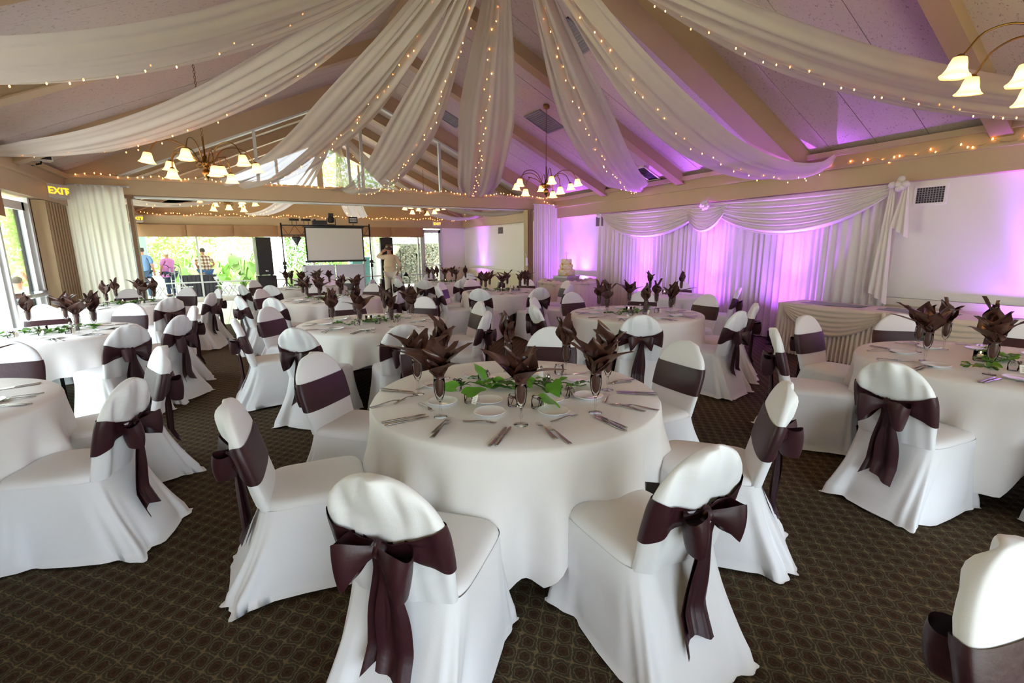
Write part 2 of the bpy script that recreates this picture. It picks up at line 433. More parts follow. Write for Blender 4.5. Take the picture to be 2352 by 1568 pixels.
# ceiling: backing slabs, board panels, rafters, ridge
mb = MB()
for side in (0, 1):
    xa, xb = (XL-.2, XC) if side == 0 else (XC, XR+.2)
    za, zb = roof(xa)+.045, roof(xb)+.045
    mb.poly([(xa, YF-.2, za), (xb, YF-.2, zb), (xb, YB+.2, zb), (xa, YB+.2, za)], (0, 0, .1))
ceil = struct('ceiling', mb, M_wall)
Y0 = .0
ys = [YF + .0]
rafters = [-2.35, 0.0, 2.35, 4.75, 7.1, 9.45]
pw = 2.36/4
def slab_panel(side, y0, y1):
    g = .004
    xa, xb = (XL+.02, XC-.1) if side == 0 else (XC+.1, XR-.02)
    za, zb = roof(xa)+.018, roof(xb)+.018
    return MB().poly([(xa, y0+g, za), (xb, y0+g, zb), (xb, y1-g, zb), (xa, y1-g, za)], (0, 0, .022))
pmesh = {}
for side in (0, 1):
    me = slab_panel(side, 0, pw).mesh('ceiling_panel', M_panel, False)
    y = YF
    while y < YB-.05:
        o = ob('ceiling_panel', me, ceil); o.location = (0, y, random.uniform(-.003, .003)); y += pw
def rafter(y, wd, dp):
    for side in (0, 1):
        xa, xb = (XL+.1, XC) if side == 0 else (XC, XR-.1)
        za, zb = roof(xa)+.02, roof(xb)+.02
        b = MB().poly([(xa, y-wd/2, za), (xb, y-wd/2, zb), (xb, y-wd/2, zb-dp), (xa, y-wd/2, za-dp)], (0, wd, 0))
        b.poly([(xa, y-wd/2-.02, za-dp), (xb, y-wd/2-.02, zb-dp), (xb, y-wd/2-.02, zb-dp-.02), (xa, y-wd/2-.02, za-dp-.02)], (0, wd+.04, 0))
        struct('trim_%d' % rafter.n, b, M_raft); rafter.n += 1
rafter.n = 20
for y in rafters: rafter(y, .34 if y == 4.75 else .16, .34 if y == 4.75 else .2)
for y in (YM+.14, 13.2, 14.8, 16.4, 18.2): rafter(y, .16, .22 if y > YM+.2 else .34)
struct('trim_13', MB().box(XC-.13, XC+.13, YF, YB, roof(XC)-.30, roof(XC)+.02), M_raft)
# gable frame posts and rail at the cross beam
mb = MB()
for x in (.45, 2.32, 2.62, 4.52): mb.box(x-.03, x+.03, YM+.1, YM+.18, 2.98, roof(x)-.3)
for side in (0, 1):
    xa, xb = (XL+.9, XC) if side == 0 else (XC, XR-.1)
    za, zb = roof(xa)-.33, roof(xb)-.33
    mb.poly([(xa, YM+.06, za), (xb, YM+.06, zb), (xb, YM+.06, zb-.05), (xa, YM+.06, za-.05)], (0, .14, 0))
struct('trim_14', mb, M_frame)

# ------------------------------------------------------------------ curtains, valances, partitions
def pleated(fn, length, pleat, amp, seed=0, nv=14, per=10):
    """fn(s, d, v) -> point; s in metres along, d = displacement, v 0 top..1 bottom"""
    n = int(length/pleat*per)
    rnd = random.Random(seed); ph = [rnd.uniform(.7, 1.3) for _ in range(200)]
    def g(u, v):
        s = u*length; k = s/pleat
        i = int(k); a = amp*(ph[i % 200]*(1-(k-i))+ph[(i+1) % 200]*(k-i))
        d = a*(.55+.45*v)*sin(2*pi*(k+.25*sin(.9*k+seed)+.10*v*sin(k*.7)))+.4*a*sin(2*pi*k*.37+seed+v)
        return fn(s, d, v)
    return MB().grid(g, n, nv)
# left white curtain across the divided opening
def curtL(s, d, v): return (XL+.02+s*.96, YM-.10+d, 2.80-(2.80-.02)*v)
c = thing('curtain', 'tall ivory pleated curtain hanging at the left under the cross beam', 'curtain', (0, 0, 0))
part('curtain_panel', pleated(curtL, 1.0, .105, .035, 3), M_curt, c)
part('curtain_rod', MB().tube([(XL+.0, YM-.10, 2.80), (XL+1.04, YM-.10, 2.80)], .014, 8).ball((XL+1.06, YM-.10, 2.8), .03, 8), M_frame, c)
def curtR(s, d, v): return (7.12+s, YM-.10+d, 2.78-2.76*v)
c = thing('curtain', 'white pleated curtain lit violet in the corner behind the cake', 'curtain', (0, 0, 0))
part('curtain_panel', pleated(curtR, .90, .075, .03, 5), M_drape, c)
part('curtain_rod', MB().tube([(7.10, YM-.10, 2.79), (8.03, YM-.10, 2.79)], .014, 8), M_frame, c)
# folded accordion partitions (tan vinyl)
def accord(name, label, pts_fn, n, z0, z1):
    t = thing(name, label, 'partition', (0, 0, 0))
    for k in range(n):
        a, b, c_ = pts_fn(k)
        ob('partition_leaf', MB().poly([a, b, c_, (c_[0], c_[1], z1), (b[0], b[1], z1), (a[0], a[1], z1)][0:3] and [(*a[:2], z0), (*b[:2], z0), (*b[:2], z1), (*a[:2], z1)], (.012, .012, 0)).poly([(*b[:2], z0), (*c_[:2], z0), (*c_[:2], z1), (*b[:2], z1)], (.012, .012, 0)).mesh('partition_leaf', M_accord, False), t)
    return t
accord('folding_partition', 'folded tan accordion partition stacked beside the violet-lit curtain', lambda k: ((6.88+k*.055, YM+.02, 0), (6.905+k*.055, YM-.16, 0), (6.935+k*.055, YM+.02, 0)), 4, .01, 2.63)
accord('folding_partition', 'folded tan accordion partition between the glass door and left curtain', lambda k: ((XL+.02, 10.25+k*.14, 0), (XL+.17, 10.32+k*.14, 0), (XL+.02, 10.39+k*.14, 0)), 8, .01, 2.42)
t = thing('partition_jamb', 'brown wooden jamb at the open edge of the left curtain', 'jamb', (0, 0, 0))
part('jamb_post', MB().box(-1.80, -1.74, YM-.02, YM+.16, 0, 2.64), M_woodtrim, t, False)
part('edge_strip', MB().box(-1.815, -1.80, YM+.0, YM+.14, 0, 2.62), M_frame, t, False)
part('jamb_cap', MB().box(-1.83, -1.70, YM-.04, YM+.18, 2.60, 2.66), M_woodtrim, t, False)
t = tag(ob('wall_handset', MB().box(6.83, 6.87, YM-.20, YM-.165, 1.12, 1.34).box(6.835, 6.865, YM-.225, YM-.20, 1.14, 1.20).tube([(6.85, YM-.17, 1.34), (6.85, YM-.15, 1.42), (6.85, YM-.10, 1.46)], .006, 6).mesh('wall_handset', M_whitep, False)), 'white switch box fixed to the folded tan partition', 'switch')
# brown valances made of flat panels with inverted pleats
def valance(label, axis, fix, a0, a1, n, z0, z1, inward):
    t = thing('valance', label, 'valance', (0, 0, 0))
    L = (a1-a0)/n
    for k in range(n):
        p0 = a0+k*L+.012; p1 = a0+(k+1)*L-.012
        def g(u, v):
            s = p0+(p1-p0)*u; d = inward*(.13+.012*sin(u*9+k)+.012*v*sin(pi*u)+.02*(1-min(1, 12*min(u, 1-u)))*-1)
            z = z1+(z0-z1)*v+.006*sin(u*7+k)*v
            return (s, fix+d, z) if axis == 'x' else (fix+d, s, z)
        ob('valance_panel', MB().grid(g, 24, 4).mesh('valance_panel', M_val), t)
    mb = MB()
    if axis == 'x': mb.box(a0, a1, min(fix, fix+inward*.09), max(fix, fix+inward*.09), z0+.02, z1)
    else: mb.box(min(fix, fix+inward*.09), max(fix, fix+inward*.09), a0, a1, z0+.02, z1)
    part('valance_board', mb, M_val, t, False)
valance('brown pleated valance over the wide back windows', 'x', YB-.12, XL+.05, 6.24, 7, 2.06, 2.43, -1)
valance('brown valance over the left-hand windows', 'y', XL+.02, 2.9, 8.9, 4, 2.08, 2.46, 1)

# ------------------------------------------------------------------ draped right wall
dw = thing('wall_drapery', 'white pleated wall drapery with swags washed in violet light', 'drapery', (0, 0, 0))
XD = XR-.14
def dback(s, d, v): return (XD+.02+d*1.0, 3.28+s, 2.40-2.38*v)
part('drape_panel', pleated(dback, 9.50-3.28, .12, .035, 11, 16, 9), M_drape, dw)
def swag_mesh(ya, yb, dip, ztop=2.41, xo=0, nf=6, skew=0, amp=.035):
    def g(u, v):
        y = ya+(yb-ya)*u; c = (4*u*(1-u))**.85; c *= 1+skew*(u-.5)
        z = ztop-dip*c*(v**.9)-.05*v*(1-c)-.012*(1-v)*c
        x = XD-.05-xo-(.04+.05*v)*c+amp*(min(1, c*1.6))*sin(2*pi*(nf*v+.25*sin(3*u)+.3*u))
        return (x, y, z)
    return MB().grid(g, 60, 56)
part('swag', swag_mesh(3.30, 6.38, .63), M_drape, dw)
part('swag', swag_mesh(6.38, 9.50, .62), M_drape, dw)
part('jabot', swag_mesh(5.92, 6.86, .50, 2.36, .03, 7, 0, .028), M_drape, dw)
def rosette(y, z, r=.10):
    mb = MB()
    rnd = random.Random(int(y*10))
    for k in range(7):
        a = 2*pi*k/7+rnd.random(); rr = r*rnd.uniform(.45, .7)
        mb.ball((XD-.12-rnd.random()*.04, y+cos(a)*rr, z+sin(a)*rr), (.045, r*.48, r*.42), 8, Matrix.Rotation(a, 4, 'X').to_3x3())
    return mb.ball((XD-.17, y, z), (.04, r*.4, r*.4), 8)
part('rosette', rosette(6.38, 2.37), M_drape, dw)
part('rosette', rosette(3.26, 2.39, .11), M_drape, dw)
part('rosette', rosette(9.50, 2.38, .06), M_drape, dw)
def tailm(y0, y1, z0, z1, seed):
    def g(u, v):
        wv = .25+.75*v
        return (XD-.10-.02*v+.03*sin(2*pi*2.5*u+seed)*wv, (y0+y1)/2+(y1-y0)*(u-.5)*wv, z0+(z1-z0)*v+.16*(u-.5)*v)
    return MB().grid(g, 24, 14)
part('cascade_tail', tailm(3.08, 3.30, 2.36, 1.75, 1), M_drape, dw)
part('cascade_tail', tailm(3.24, 3.46, 2.36, .85, 2), M_drape, dw)
part('cascade_tail', tailm(9.40, 9.58, 2.40, .30, 3), M_drape, dw)

# ------------------------------------------------------------------ ceiling swags of voile with fairy lights
def fairy_string(label, pts, group='fairy light strings', step=.16, jit=.02, seed=0, bulb=.0065):
    rnd = random.Random(seed)
    t = thing('fairy_lights', label, 'string lights', tuple(pts[0]), 0, group)
    o = Vector(pts[0]); pts = [Vector(p)-o for p in pts]
    wire = MB().tube(pts, .0025, 4); part('wire', wire, M_wire, t)
    # resample
    mb = MB(); acc = 0; nxt = step*.5
    for a, b in zip(pts[:-1], pts[1:]):
        L = (b-a).length
        while nxt < acc+L:
            p = a.lerp(b, (nxt-acc)/L)
            q = p+Vector((rnd.uniform(-jit, jit), rnd.uniform(-jit, jit), rnd.uniform(-jit, jit*.6)))
            mb.ball(q, (bulb, bulb, bulb*1.6), 5); nxt += step*rnd.uniform(.6, 1.4)
        acc += L
    o2 = part('bulbs', mb, M_fairy, t); o2['kind'] = 'stuff'
    return t
HUB = Vector((XC, 4.75, 5.2))
def ceiling_swag(label, hub, a, sag, wid, seed, lights=(0,), endw=.45, lightlabel=None, k0=.16, n=48, tilt=.25, lstep=.17, group=None):
    hub = Vector(hub); a = Vector(a); d = (a-hub); d.z = 0; d.normalize(); side = Vector((-d.y, d.x, 0))
    rnd = random.Random(seed); fr = [rnd.uniform(0, 6.28) for _ in range(4)]
    def centre(t):
        p = hub.lerp(a, t); p.z -= sag*4*t*(1-t); return p
    def pt(t, s):
        c = centre(t)
        wt = wid*(k0+(1-k0)*sm(t/.45))*(1 if t < .8 else 1+(endw-1)*sm((t-.8)/.2))
        e = min(1, (1-t)/.03)
        fold = (.035+.018*sin(6*t+fr[0]))*(cos(2*pi*2.6*s+fr[1]+1.5*t)+.55*cos(2*pi*4.7*s+fr[2]-2*t)+.35*cos(2*pi*7.9*s+fr[3]+t))*(.5+1.0*(1-sm(t/.5))+.5*sm((t-.7)/.3))
        belly = .10*wid*(1-4*s*s)
        return c+side*(wt*s)+Vector((0, 0, fold-belly-tilt*s*s*wt*.6))+d*(fold*.5)
    o = thing('ceiling_swag', label, 'drape', tuple(hub), 0, group or None)
    part('fabric', MB().grid(lambda u, v: pt(v, u-.5)-hub, 54, n), M_sheer, o)
    for i, s0 in enumerate(lights):
        P = [pt(.03+.95*k/60, s0+.02*sin(k*.9))+Vector((0, 0, -.02)) for k in range(61)]
        fairy_string('warm fairy lights along the '+('upper edge of the ' if i else '')+' '.join(label.split(' ')[1:]), P, 'fairy lights on the ceiling swags', step=lstep, seed=seed+i, jit=.05)
    return o
SW = [
 ('ivory ceiling swag running to the left wall nearest the camera', (XL+.1, 5.0, 2.9), .70, .95, 1, (-.3,)),
 ('ivory ceiling swag running low to the far left wall', (XL+.1, 8.6, 2.9), .72, .80, 2, (-.42,)),
 ('ivory ceiling swag draped to the left end of cross beam', (.05, YM-.05, 3.02), .66, .95, 3, (-.25,)),
 ('ivory ceiling swag draped to the middle of cross beam', (2.2, YM-.05, 3.02), .92, .85, 4, (-.25,)),
 ('ivory ceiling swag hanging to right end of cross beam', (5.4, YM-.05, 3.02), .55, .95, 5, (.05,)),
 ('ivory ceiling swag ending on right beam before the chandelier', (XR-.15, 8.27, 2.9), .72, .85, 6, (.05,)),
 ('ivory ceiling swag ending on right beam above the rosette', (XR-.15, 4.3, 2.9), 1.05, .95, 7, (.0,)),
 ('ivory ceiling swag running out at the upper right corner', (XR-.15, .6, 2.9), .80, 1.0, 8, (.15,)),
]
for lab, a, sag, wd, sd, li in SW:
    ceiling_swag(lab, HUB, a, sag, wd, sd, li, endw=.8 if sd in (3, 4, 5) else .3)
HUB2 = (XC, 15.0, 5.0)
for lab, a, sag, wd, sd in (
 ('ivory far-room swag hanging behind the left curtain', (XL+.1, 13.4, 2.9), .95, .75, 21),
 ('ivory far-room swag to back wall left of the screen', (.3, YB-.2, 2.85), .7, .7, 22),
 ('ivory far-room swag to back wall above the screen', (3.9, YB-.2, 2.85), .75, .7, 23),
 ('ivory far-room swag to the far right corner', (XR-.15, 16.7, 2.85), .9, .65, 24),
 ('ivory far-room swag ending behind the folded partition', (XR-.15, 13.2, 2.9), .95, .85, 25)):
    ceiling_swag(lab, HUB2, a, sag, wd, sd, (-.3, .3) if sd == 21 else (.3,), endw=.4, lstep=.2)
t = thing('swag_ring', 'hoop at the ridge gathering the near-room swags', 'ring', tuple(HUB))
part('hoop', MB().tube([(.16*cos(a*pi/8), .16*sin(a*pi/8), 0) for a in range(16)], .012, 6, closed=True), M_frame, t)
part('hanger', MB().tube([(0, 0, 0), (0, 0, .12)], .006, 6).tube([(-.16, 0, 0), (.16, 0, 0)], .006, 6), M_frame, t)
t = thing('swag_ring', 'hoop at the ridge gathering the far-room swags', 'ring', HUB2)
part('hoop', MB().tube([(.14*cos(a*pi/8), .14*sin(a*pi/8), 0) for a in range(16)], .012, 6, closed=True), M_frame, t)
part('hanger', MB().tube([(0, 0, 0), (0, 0, .32)], .006, 6).tube([(-.14, 0, 0), (.14, 0, 0)], .006, 6), M_frame, t)
# strings along the beams
def beamstring(label, A, B, seed, sag=.03, step=.14):
    A = Vector(A); B = Vector(B); n = 60; rnd = random.Random(seed)
    P = [A.lerp(B, k/n)+Vector((0, 0, sag*sin(k*1.3+seed)+rnd.uniform(-.012, .012))) for k in range(n+1)]
    fairy_string(label, P, 'fairy lights along the beams', step, .02, seed, .009)
beamstring('warm fairy lights along the top of the cross beam', (XL+.3, YM-.05, 3.00), (XR-.1, YM-.05, 3.00), 31, step=.11)
beamstring('warm fairy lights along the long beam at upper right', (XR-.19, 4.3, 2.76), (XR-.19, .5, 2.80), 32, step=.13)
beamstring('warm fairy lights along the beam above the back windows', (XL+.2, YB-.21, 2.76), (XR-.5, YB-.21, 2.76), 33, step=.10)
beamstring('short fairy light string trailing down to the corner curtain', (7.3, YM-.06, 2.96), (XR-.06, YM-.12, 2.70), 34, step=.25)

# ------------------------------------------------------------------ chandeliers
def bell(sc_=1, wob=True):
    prof = [(.018, .0), (.032, -.004), (.040, -.030), (.046, -.060), (.058, -.085), (.072, -.098)]
    return MB().lathe([(r*sc_, z*sc_) for r, z in prof], 24, wob=lambda g, z: 1+.05*cos(6*g)*min(1, -z/.09) if z < -.05 else 1)
SHADE_ME = bell(1.28).mesh('shade', M_shade)
BULB_ME = MB().ball((0, 0, -.055), (.017, .017, .030), 10).mesh('bulb', M_bulb)
def scroll(a, r0, z0, s):
    d = Vector((cos(a), sin(a), 0)); P = []
    for k in range(22):
        th = k*.42; rr = s*(.5-.018*k)
        P.append(d*(r0+s*.5+rr*cos(th+pi))+Vector((0, 0, z0+rr*sin(th+pi))))
    return P
def arm_curve(a, R, zt_, rise):
    d = Vector((cos(a), sin(a), 0))
    ctrl = [(0.03, 0.02), (.10, .05), (.20, rise*.75), (.35, rise), (R*.82, rise*.86), (R*.95, rise*.45), (R, zt_)]
    P = []
    for i in range(len(ctrl)-1):
        for k in range(4):
            t = k/4; p0 = ctrl[max(i-1, 0)]; p1 = ctrl[i]; p2 = ctrl[i+1]; p3 = ctrl[min(i+2, len(ctrl)-1)]
            q = [.5*((2*p1[j])+(-p0[j]+p2[j])*t+(2*p0[j]-5*p1[j]+4*p2[j]-p3[j])*t*t+(-p0[j]+3*p1[j]-3*p2[j]+p3[j])*t**3) for j in (0, 1)]
            P.append(d*q[0]+Vector((0, 0, q[1])))
    P.append(d*ctrl[-1][0]+Vector((0, 0, ctrl[-1][1])))
    return P
def chandelier(label, x, y, zhub, turn, drop=None, lit=5.0):
    """origin at the hub; hangs from the sloping ceiling"""
    t = thing('chandelier', label, 'chandelier', (x, y, zhub), turn, 'brass chandeliers')
    top = roof(x)-zhub
    part('ceiling_canopy', MB().lathe([(.02, top-.06), (.055, top-.045), (.06, top-.01), (.06, top+.02)], 16), M_brass, t)
    ch = MB(); z = .34; k = 0
    while z < top-.06:
        r = .013; P = [(r*cos(g*pi/4) if k % 2 else 0, 0 if k % 2 else r*cos(g*pi/4), z+.020*sin(g*pi/4)) for g in range(8)]
        ch.tube(P, .0035, 4, closed=True); z += .032; k += 1
    part('chain', ch, M_brass, t)
    part('stem', MB().lathe([(.008, .36), (.012, .34), (.012, .12), (.03, .10), (.034, .06), (.05, .04), (.06, .0), (.035, -.03), (.02, -.05), (.045, -.075), (.055, -.11), (.04, -.15), (.015, -.17), (.012, -.19), (.004, -.21)], 16), M_brass, t)
    orn = MB()
    for i in range(8):
        a = 2*pi*i/8+.2; orn.tube(scroll(a, .03, .0, .10), .005, 5)
    part('scrollwork', orn, M_brass, t)
    def arm(a, R, z, rise, tilt):
        P = arm_curve(a, R, z, rise); ar = part('arm', MB().tube(P, .0075, 6), M_brass, t)
        end = P[-1]
        so = ob('socket', MB().lathe([(.012, .02), (.024, .012), (.03, -.004), (.028, -.012)], 12).mesh('socket', M_brass), ar); so.location = end
        sh = ob('shade', SHADE_ME, ar); sh.location = end; sh.rotation_euler = (tilt*sin(a)*-1, tilt*cos(a), 0)
        bu = ob('bulb', BULB_ME, ar); bu.location = end; bu.rotation_euler = sh.rotation_euler
        l = bpy.data.lights.new('lamp', 'POINT'); l.energy = lit; l.color = (1, .62, .30); l.shadow_soft_size = .03
        lo = ob('lamp', l, ar); lo.location = end+Vector((cos(a)*.01, sin(a)*.01, -.115))
    for i in range(6): arm(2*pi*i/6, .62, .085, .26, -.12)
    for i in range(3): arm(2*pi*i/3+.55, .40, -.06, .16, -.05)
    return t
chandelier('brass chandelier with bell shades hanging over the left tables', -.31, 7.83, 2.74, .25)
chandelier('brass chandelier with bell shades at the centre right, before grille', 5.25, 8.02, 2.78, .1)
chandelier('brass chandelier partly cut off at the upper right edge', 4.95, 1.18, 2.80, .20)
chandelier('brass chandelier in far room seen under the beam at left', -.20, 15.0, 2.84, .0)
chandelier('brass chandelier in far room seen under the beam at right', 5.20, 15.0, 2.88, .5)

# ------------------------------------------------------------------ vents, exit signs
def ceiling_vent(label, x0, x1, y0, y1, dark=False, split=False):
    t = thing('ceiling_vent', label, 'vent', ((x0+x1)/2, (y0+y1)/2, roof((x0+x1)/2)))
    ang = math.atan(SL)*(1 if (x0+x1)/2 > XC else -1)
    t.rotation_euler = (0, ang, 0)
    hx = (x1-x0)/2/cos(ang); hy = (y1-y0)/2
    fr = MB().box(-hx, hx, -hy, -hy+.03, -.012, .03).box(-hx, hx, hy-.03, hy, -.012, .03).box(-hx, -hx+.03, -hy, hy, -.012, .03).box(hx-.03, hx, -hy, hy, -.012, .03)
    if split: fr.box(-hx, hx, -hy*.25-.015, -hy*.25+.015, -.012, .03)
    part('vent_frame', fr, M_vent if not dark else M_rail, t, False)
    part('vent_back', MB().box(-hx+.02, hx-.02, -hy+.02, hy-.02, .005, .015), M_ventdark if dark else M_vent, t, False)
    n = max(6, int(hx*2/.05)); me = MB().box(-.004, .004, -hy+.03, hy-.03, -.008, .006).mesh('vent_slat', M_ventdark if dark else M_vent, False)
    for i in range(n):
        o = ob('vent_slat', me, t); o.location = (-hx+.03+(2*hx-.06)*(i+.5)/n, 0, 0)
ceiling_vent('pale ceiling grille behind the centre right chandelier chain', 5.26, 5.84, 8.27, 8.86)
ceiling_vent('dark double ceiling grille above the violet wall', 7.42, 7.92, 7.65, 8.52, True, True)
ceiling_vent('pale ceiling grille high between two swags right of centre', 4.20, 4.75, 5.9, 6.5)
ceiling_vent('pale ceiling grille beside the gable post right of centre swag', 4.25, 4.75, 10.7, 11.2)
ceiling_vent('dark ceiling grille in the far room seen through the gable', 5.25, 5.8, 13.2, 13.75, True)
def wall_vent(label, y0, y1, z0, z1):
    t = thing('wall_vent', label, 'vent', (XR, (y0+y1)/2, z0))
    hy = (y1-y0)/2; h = z1-z0
    part('vent_frame', MB().box(-.012, 0, -hy-.03, hy+.03, -.03, 0).box(-.012, 0, -hy-.03, hy+.03, h, h+.03).box(-.012, 0, -hy-.03, -hy, 0, h).box(-.012, 0, hy, hy+.03, 0, h), M_wall, t, False)
    part('vent_back', MB().box(-.004, 0, -hy, hy, 0, h), M_ventdark, t, False)
    g = MB()
    n = int(2*hy/.028)
    for i in range(1, n): g.box(-.010, -.004, -hy+2*hy*i/n-.003, -hy+2*hy*i/n+.003, 0, h)
    k = int(h/.028)
    for i in range(1, k): g.box(-.011, -.005, -hy, hy, h*i/k-.003, h*i/k+.003)
    part('grid', g, M_vent, t, False)
wall_vent('egg-crate wall grille beside the drapery at upper right', 2.86, 3.16, 2.14, 2.34)
wall_vent('small wall grille above the cake left of drapery', 9.66, 9.95, 2.14, 2.37)
wall_vent('small wall grille on the far right wall', 15.05, 15.42, 2.12, 2.34)
M_exit = mat('lit_exit_letters', 'ff9a30', .4, emit=('ffae10', 2.6))
M_exitbox = mat('exit_sign_housing', 'c4bfb6', .4, noise_=(6, .04))
def exit_sign(label, loc, rz, w_=.32, h_=.20, arrow=True):
    t = thing('exit_sign', label, 'exit sign', loc, rz)
    part('housing', MB().box(-w_/2, w_/2, -.05, .05, -h_/2, h_/2).box(-w_/2-.01, w_/2+.01, .04, .055, -h_/2-.01, h_/2+.01), M_exitbox, t, False)
    cu = bpy.data.curves.new('letters', 'FONT'); cu.body = 'EXIT'; cu.size = h_*.68; cu.align_x = 'CENTER'; cu.align_y = 'CENTER'; cu.extrude = .003
    o = bpy.data.objects.new('letters', cu); COL.objects.link(o)
    dg = bpy.context.evaluated_depsgraph_get(); me = bpy.data.meshes.new_from_object(o.evaluated_get(dg)); bpy.data.objects.remove(o)
    me.materials.clear(); me.materials.append(M_exit)
    o = ob('letters', me, t); o.rotation_euler = (pi/2, 0, 0); o.location = (0, -.053, 0); o.scale = (1.15, 1, 1)
    if arrow: part('arrow', MB().poly([(w_/2-.03, -.056, -.025), (w_/2-.008, -.056, 0), (w_/2-.03, -.056, .025)], (0, .004, 0)), M_exit, t, False)
exit_sign('lit exit sign on the left beam beside the ivory curtain', (XL+.22, 10.75, 2.60), radians(58), .36, .22)
exit_sign('lit exit sign above the far glass door', (6.80, YB-.22, 2.58), 0, .30, .19)
exit_sign('lit exit sign in far room just past the left curtain edge', (XL+.22, 17.6, 2.56), radians(30), .30, .19)
# loudspeaker bracket and detector above the left beam
t = thing('wall_loudspeaker', 'pale wall loudspeaker on a bracket under the low left swag', 'loudspeaker', (XL+.30, 10.0, 2.98), radians(25))
part('cabinet', MB().box(-.12, .12, -.09, .09, -.02, .20), M_frame, t, False)
part('grille', MB().box(-.10, .10, -.10, -.09, 0, .18), M_grille, t, False)
part('bracket', MB().tube([(0, 0, .0), (0, .05, -.05), (-.10, .1, -.08)], .012, 6), M_blackmetal, t)
t = thing('security_camera', 'small dark security camera on the beam at upper right', 'camera', (XR-.30, 1.75, 3.02), 0)
part('camera_body', MB().box(-.05, .05, -.12, .12, -.03, .04), M_black, t, False)
part('lens', MB().lathe([(.02, 0), (.025, .02), (.02, .03)], 12, M=Matrix.Translation((0, -.12, 0)) @ Matrix.Rotation(pi/2, 4, 'X')), M_blackmetal, t)
part('mount', MB().tube([(0, 0, .04), (0, 0, .08)], .012, 6), M_blackmetal, t)

# ------------------------------------------------------------------ uplights (violet washes)
def uplight(label, x, y, energy, spot=40, tilt=(0, 0), col=(.43, .10, 1.0)):
    t = thing('uplight', label, 'uplight', (x, y, 0), 0, 'violet floor uplights')
    part('lamp_can', MB().lathe([(.05, .05), (.085, .06), (.09, .20), (.095, .22), (.088, .22)], 16), M_black, t)
    part('lens', MB().lathe([(0, .205), (.086, .205)], 16), M_led, t)
    part('yoke', MB().tube([(-.10, 0, .15), (-.10, 0, .02), (.10, 0, .02), (.10, 0, .15)], .008, 6).box(-.10, .10, -.06, .06, 0, .02), M_black, t)
    l = bpy.data.lights.new('beam', 'SPOT'); l.energy = energy; l.color = col; l.spot_size = radians(spot); l.spot_blend = 1.0; l.shadow_soft_size = .07
    o = ob('beam', l, t); o.location = (0, 0, .24); o.rotation_euler = (pi, .19, 0)
    l2 = l.copy(); l2.energy = energy*.24; l2.spot_size = radians(130); o = ob('spill', l2, t); o.location = (0, 0, .24); o.rotation_euler = (pi, .10, 0)
UE = 500
uplight('violet uplight on the floor at far room right wall', 7.70, 16.7, UE*.8)
uplight('violet uplight on the floor beside the corner curtain', 7.78, 11.0, UE*.8)
uplight('violet uplight on the floor behind the cake table', 7.80, 10.35, UE*.9)
uplight('violet uplight below the left swag of drapery', 7.50, 7.95, UE)
uplight('violet uplight below the rosette of drapery', 7.50, 6.20, UE)
uplight('violet uplight below the right swag of drapery', 7.50, 4.62, UE)
uplight('violet uplight behind the long skirted table', 7.74, 1.75, UE*1.2)

# ------------------------------------------------------------------ covered banquet chair (faces +y, origin on the floor under the seat)
NB = 72
def slab_ring(z, infl=0.0, v=0):
    """cross-section of the covered back at height z"""
    yb = -.205-.125*(z-.45)/.48
    w0 = .208+.012*sm((z-.45)/.2)
    if z > .70: w0 *= sqrt(max(.0, 1-((z-.70)/.232)**2))
    th = .032*sqrt(max(0, 1-(max(0, z-.72)/.212)**2)) if z > .72 else .032
    w0 += infl; th += infl
    R = []
    for i in range(NB):
        g = 2*pi*i/NB; c, s_ = cos(g), sin(g)
        x = math.copysign(abs(c)**.55, c)*w0; y = math.copysign(abs(s_)**.7, s_)*th
        if s_ < 0:      # rear side billows and wrinkles
            k = (-s_)
            rear = .012+.010*sm((z-.78)/.1)
            y -= k*rear
            rk = hypot(x, z-.68)
            y += k*.014*sin(9*atan2(z-.68, x)+v)*math.exp(-(rk/.13)**2)*min(1, rk/.04)
            y += k*(.013*sin(34*x*(1.35-.5*z)+v*2+5*z)+.009*sin(66*x+v+4*z))*(1 if z > .76 else .6)
        else:
            y += .0012*sin(20*x+v)
        R.append((x, yb+y, z))
    return R
ZS = [.44, .50, .56, .60, .64, .68, .72, .76, .79, .82, .845, .868, .888, .904, .916, .925, .9305]
def rrect(i, n, x0, x1, y0, y1, ex=.35):
    g = 2*pi*i/n; c, s_ = cos(g), sin(g)
    return ((x0+x1)/2+(x1-x0)/2*math.copysign(abs(c)**ex, c), (y0+y1)/2+(y1-y0)/2*math.copysign(abs(s_)**ex, s_))
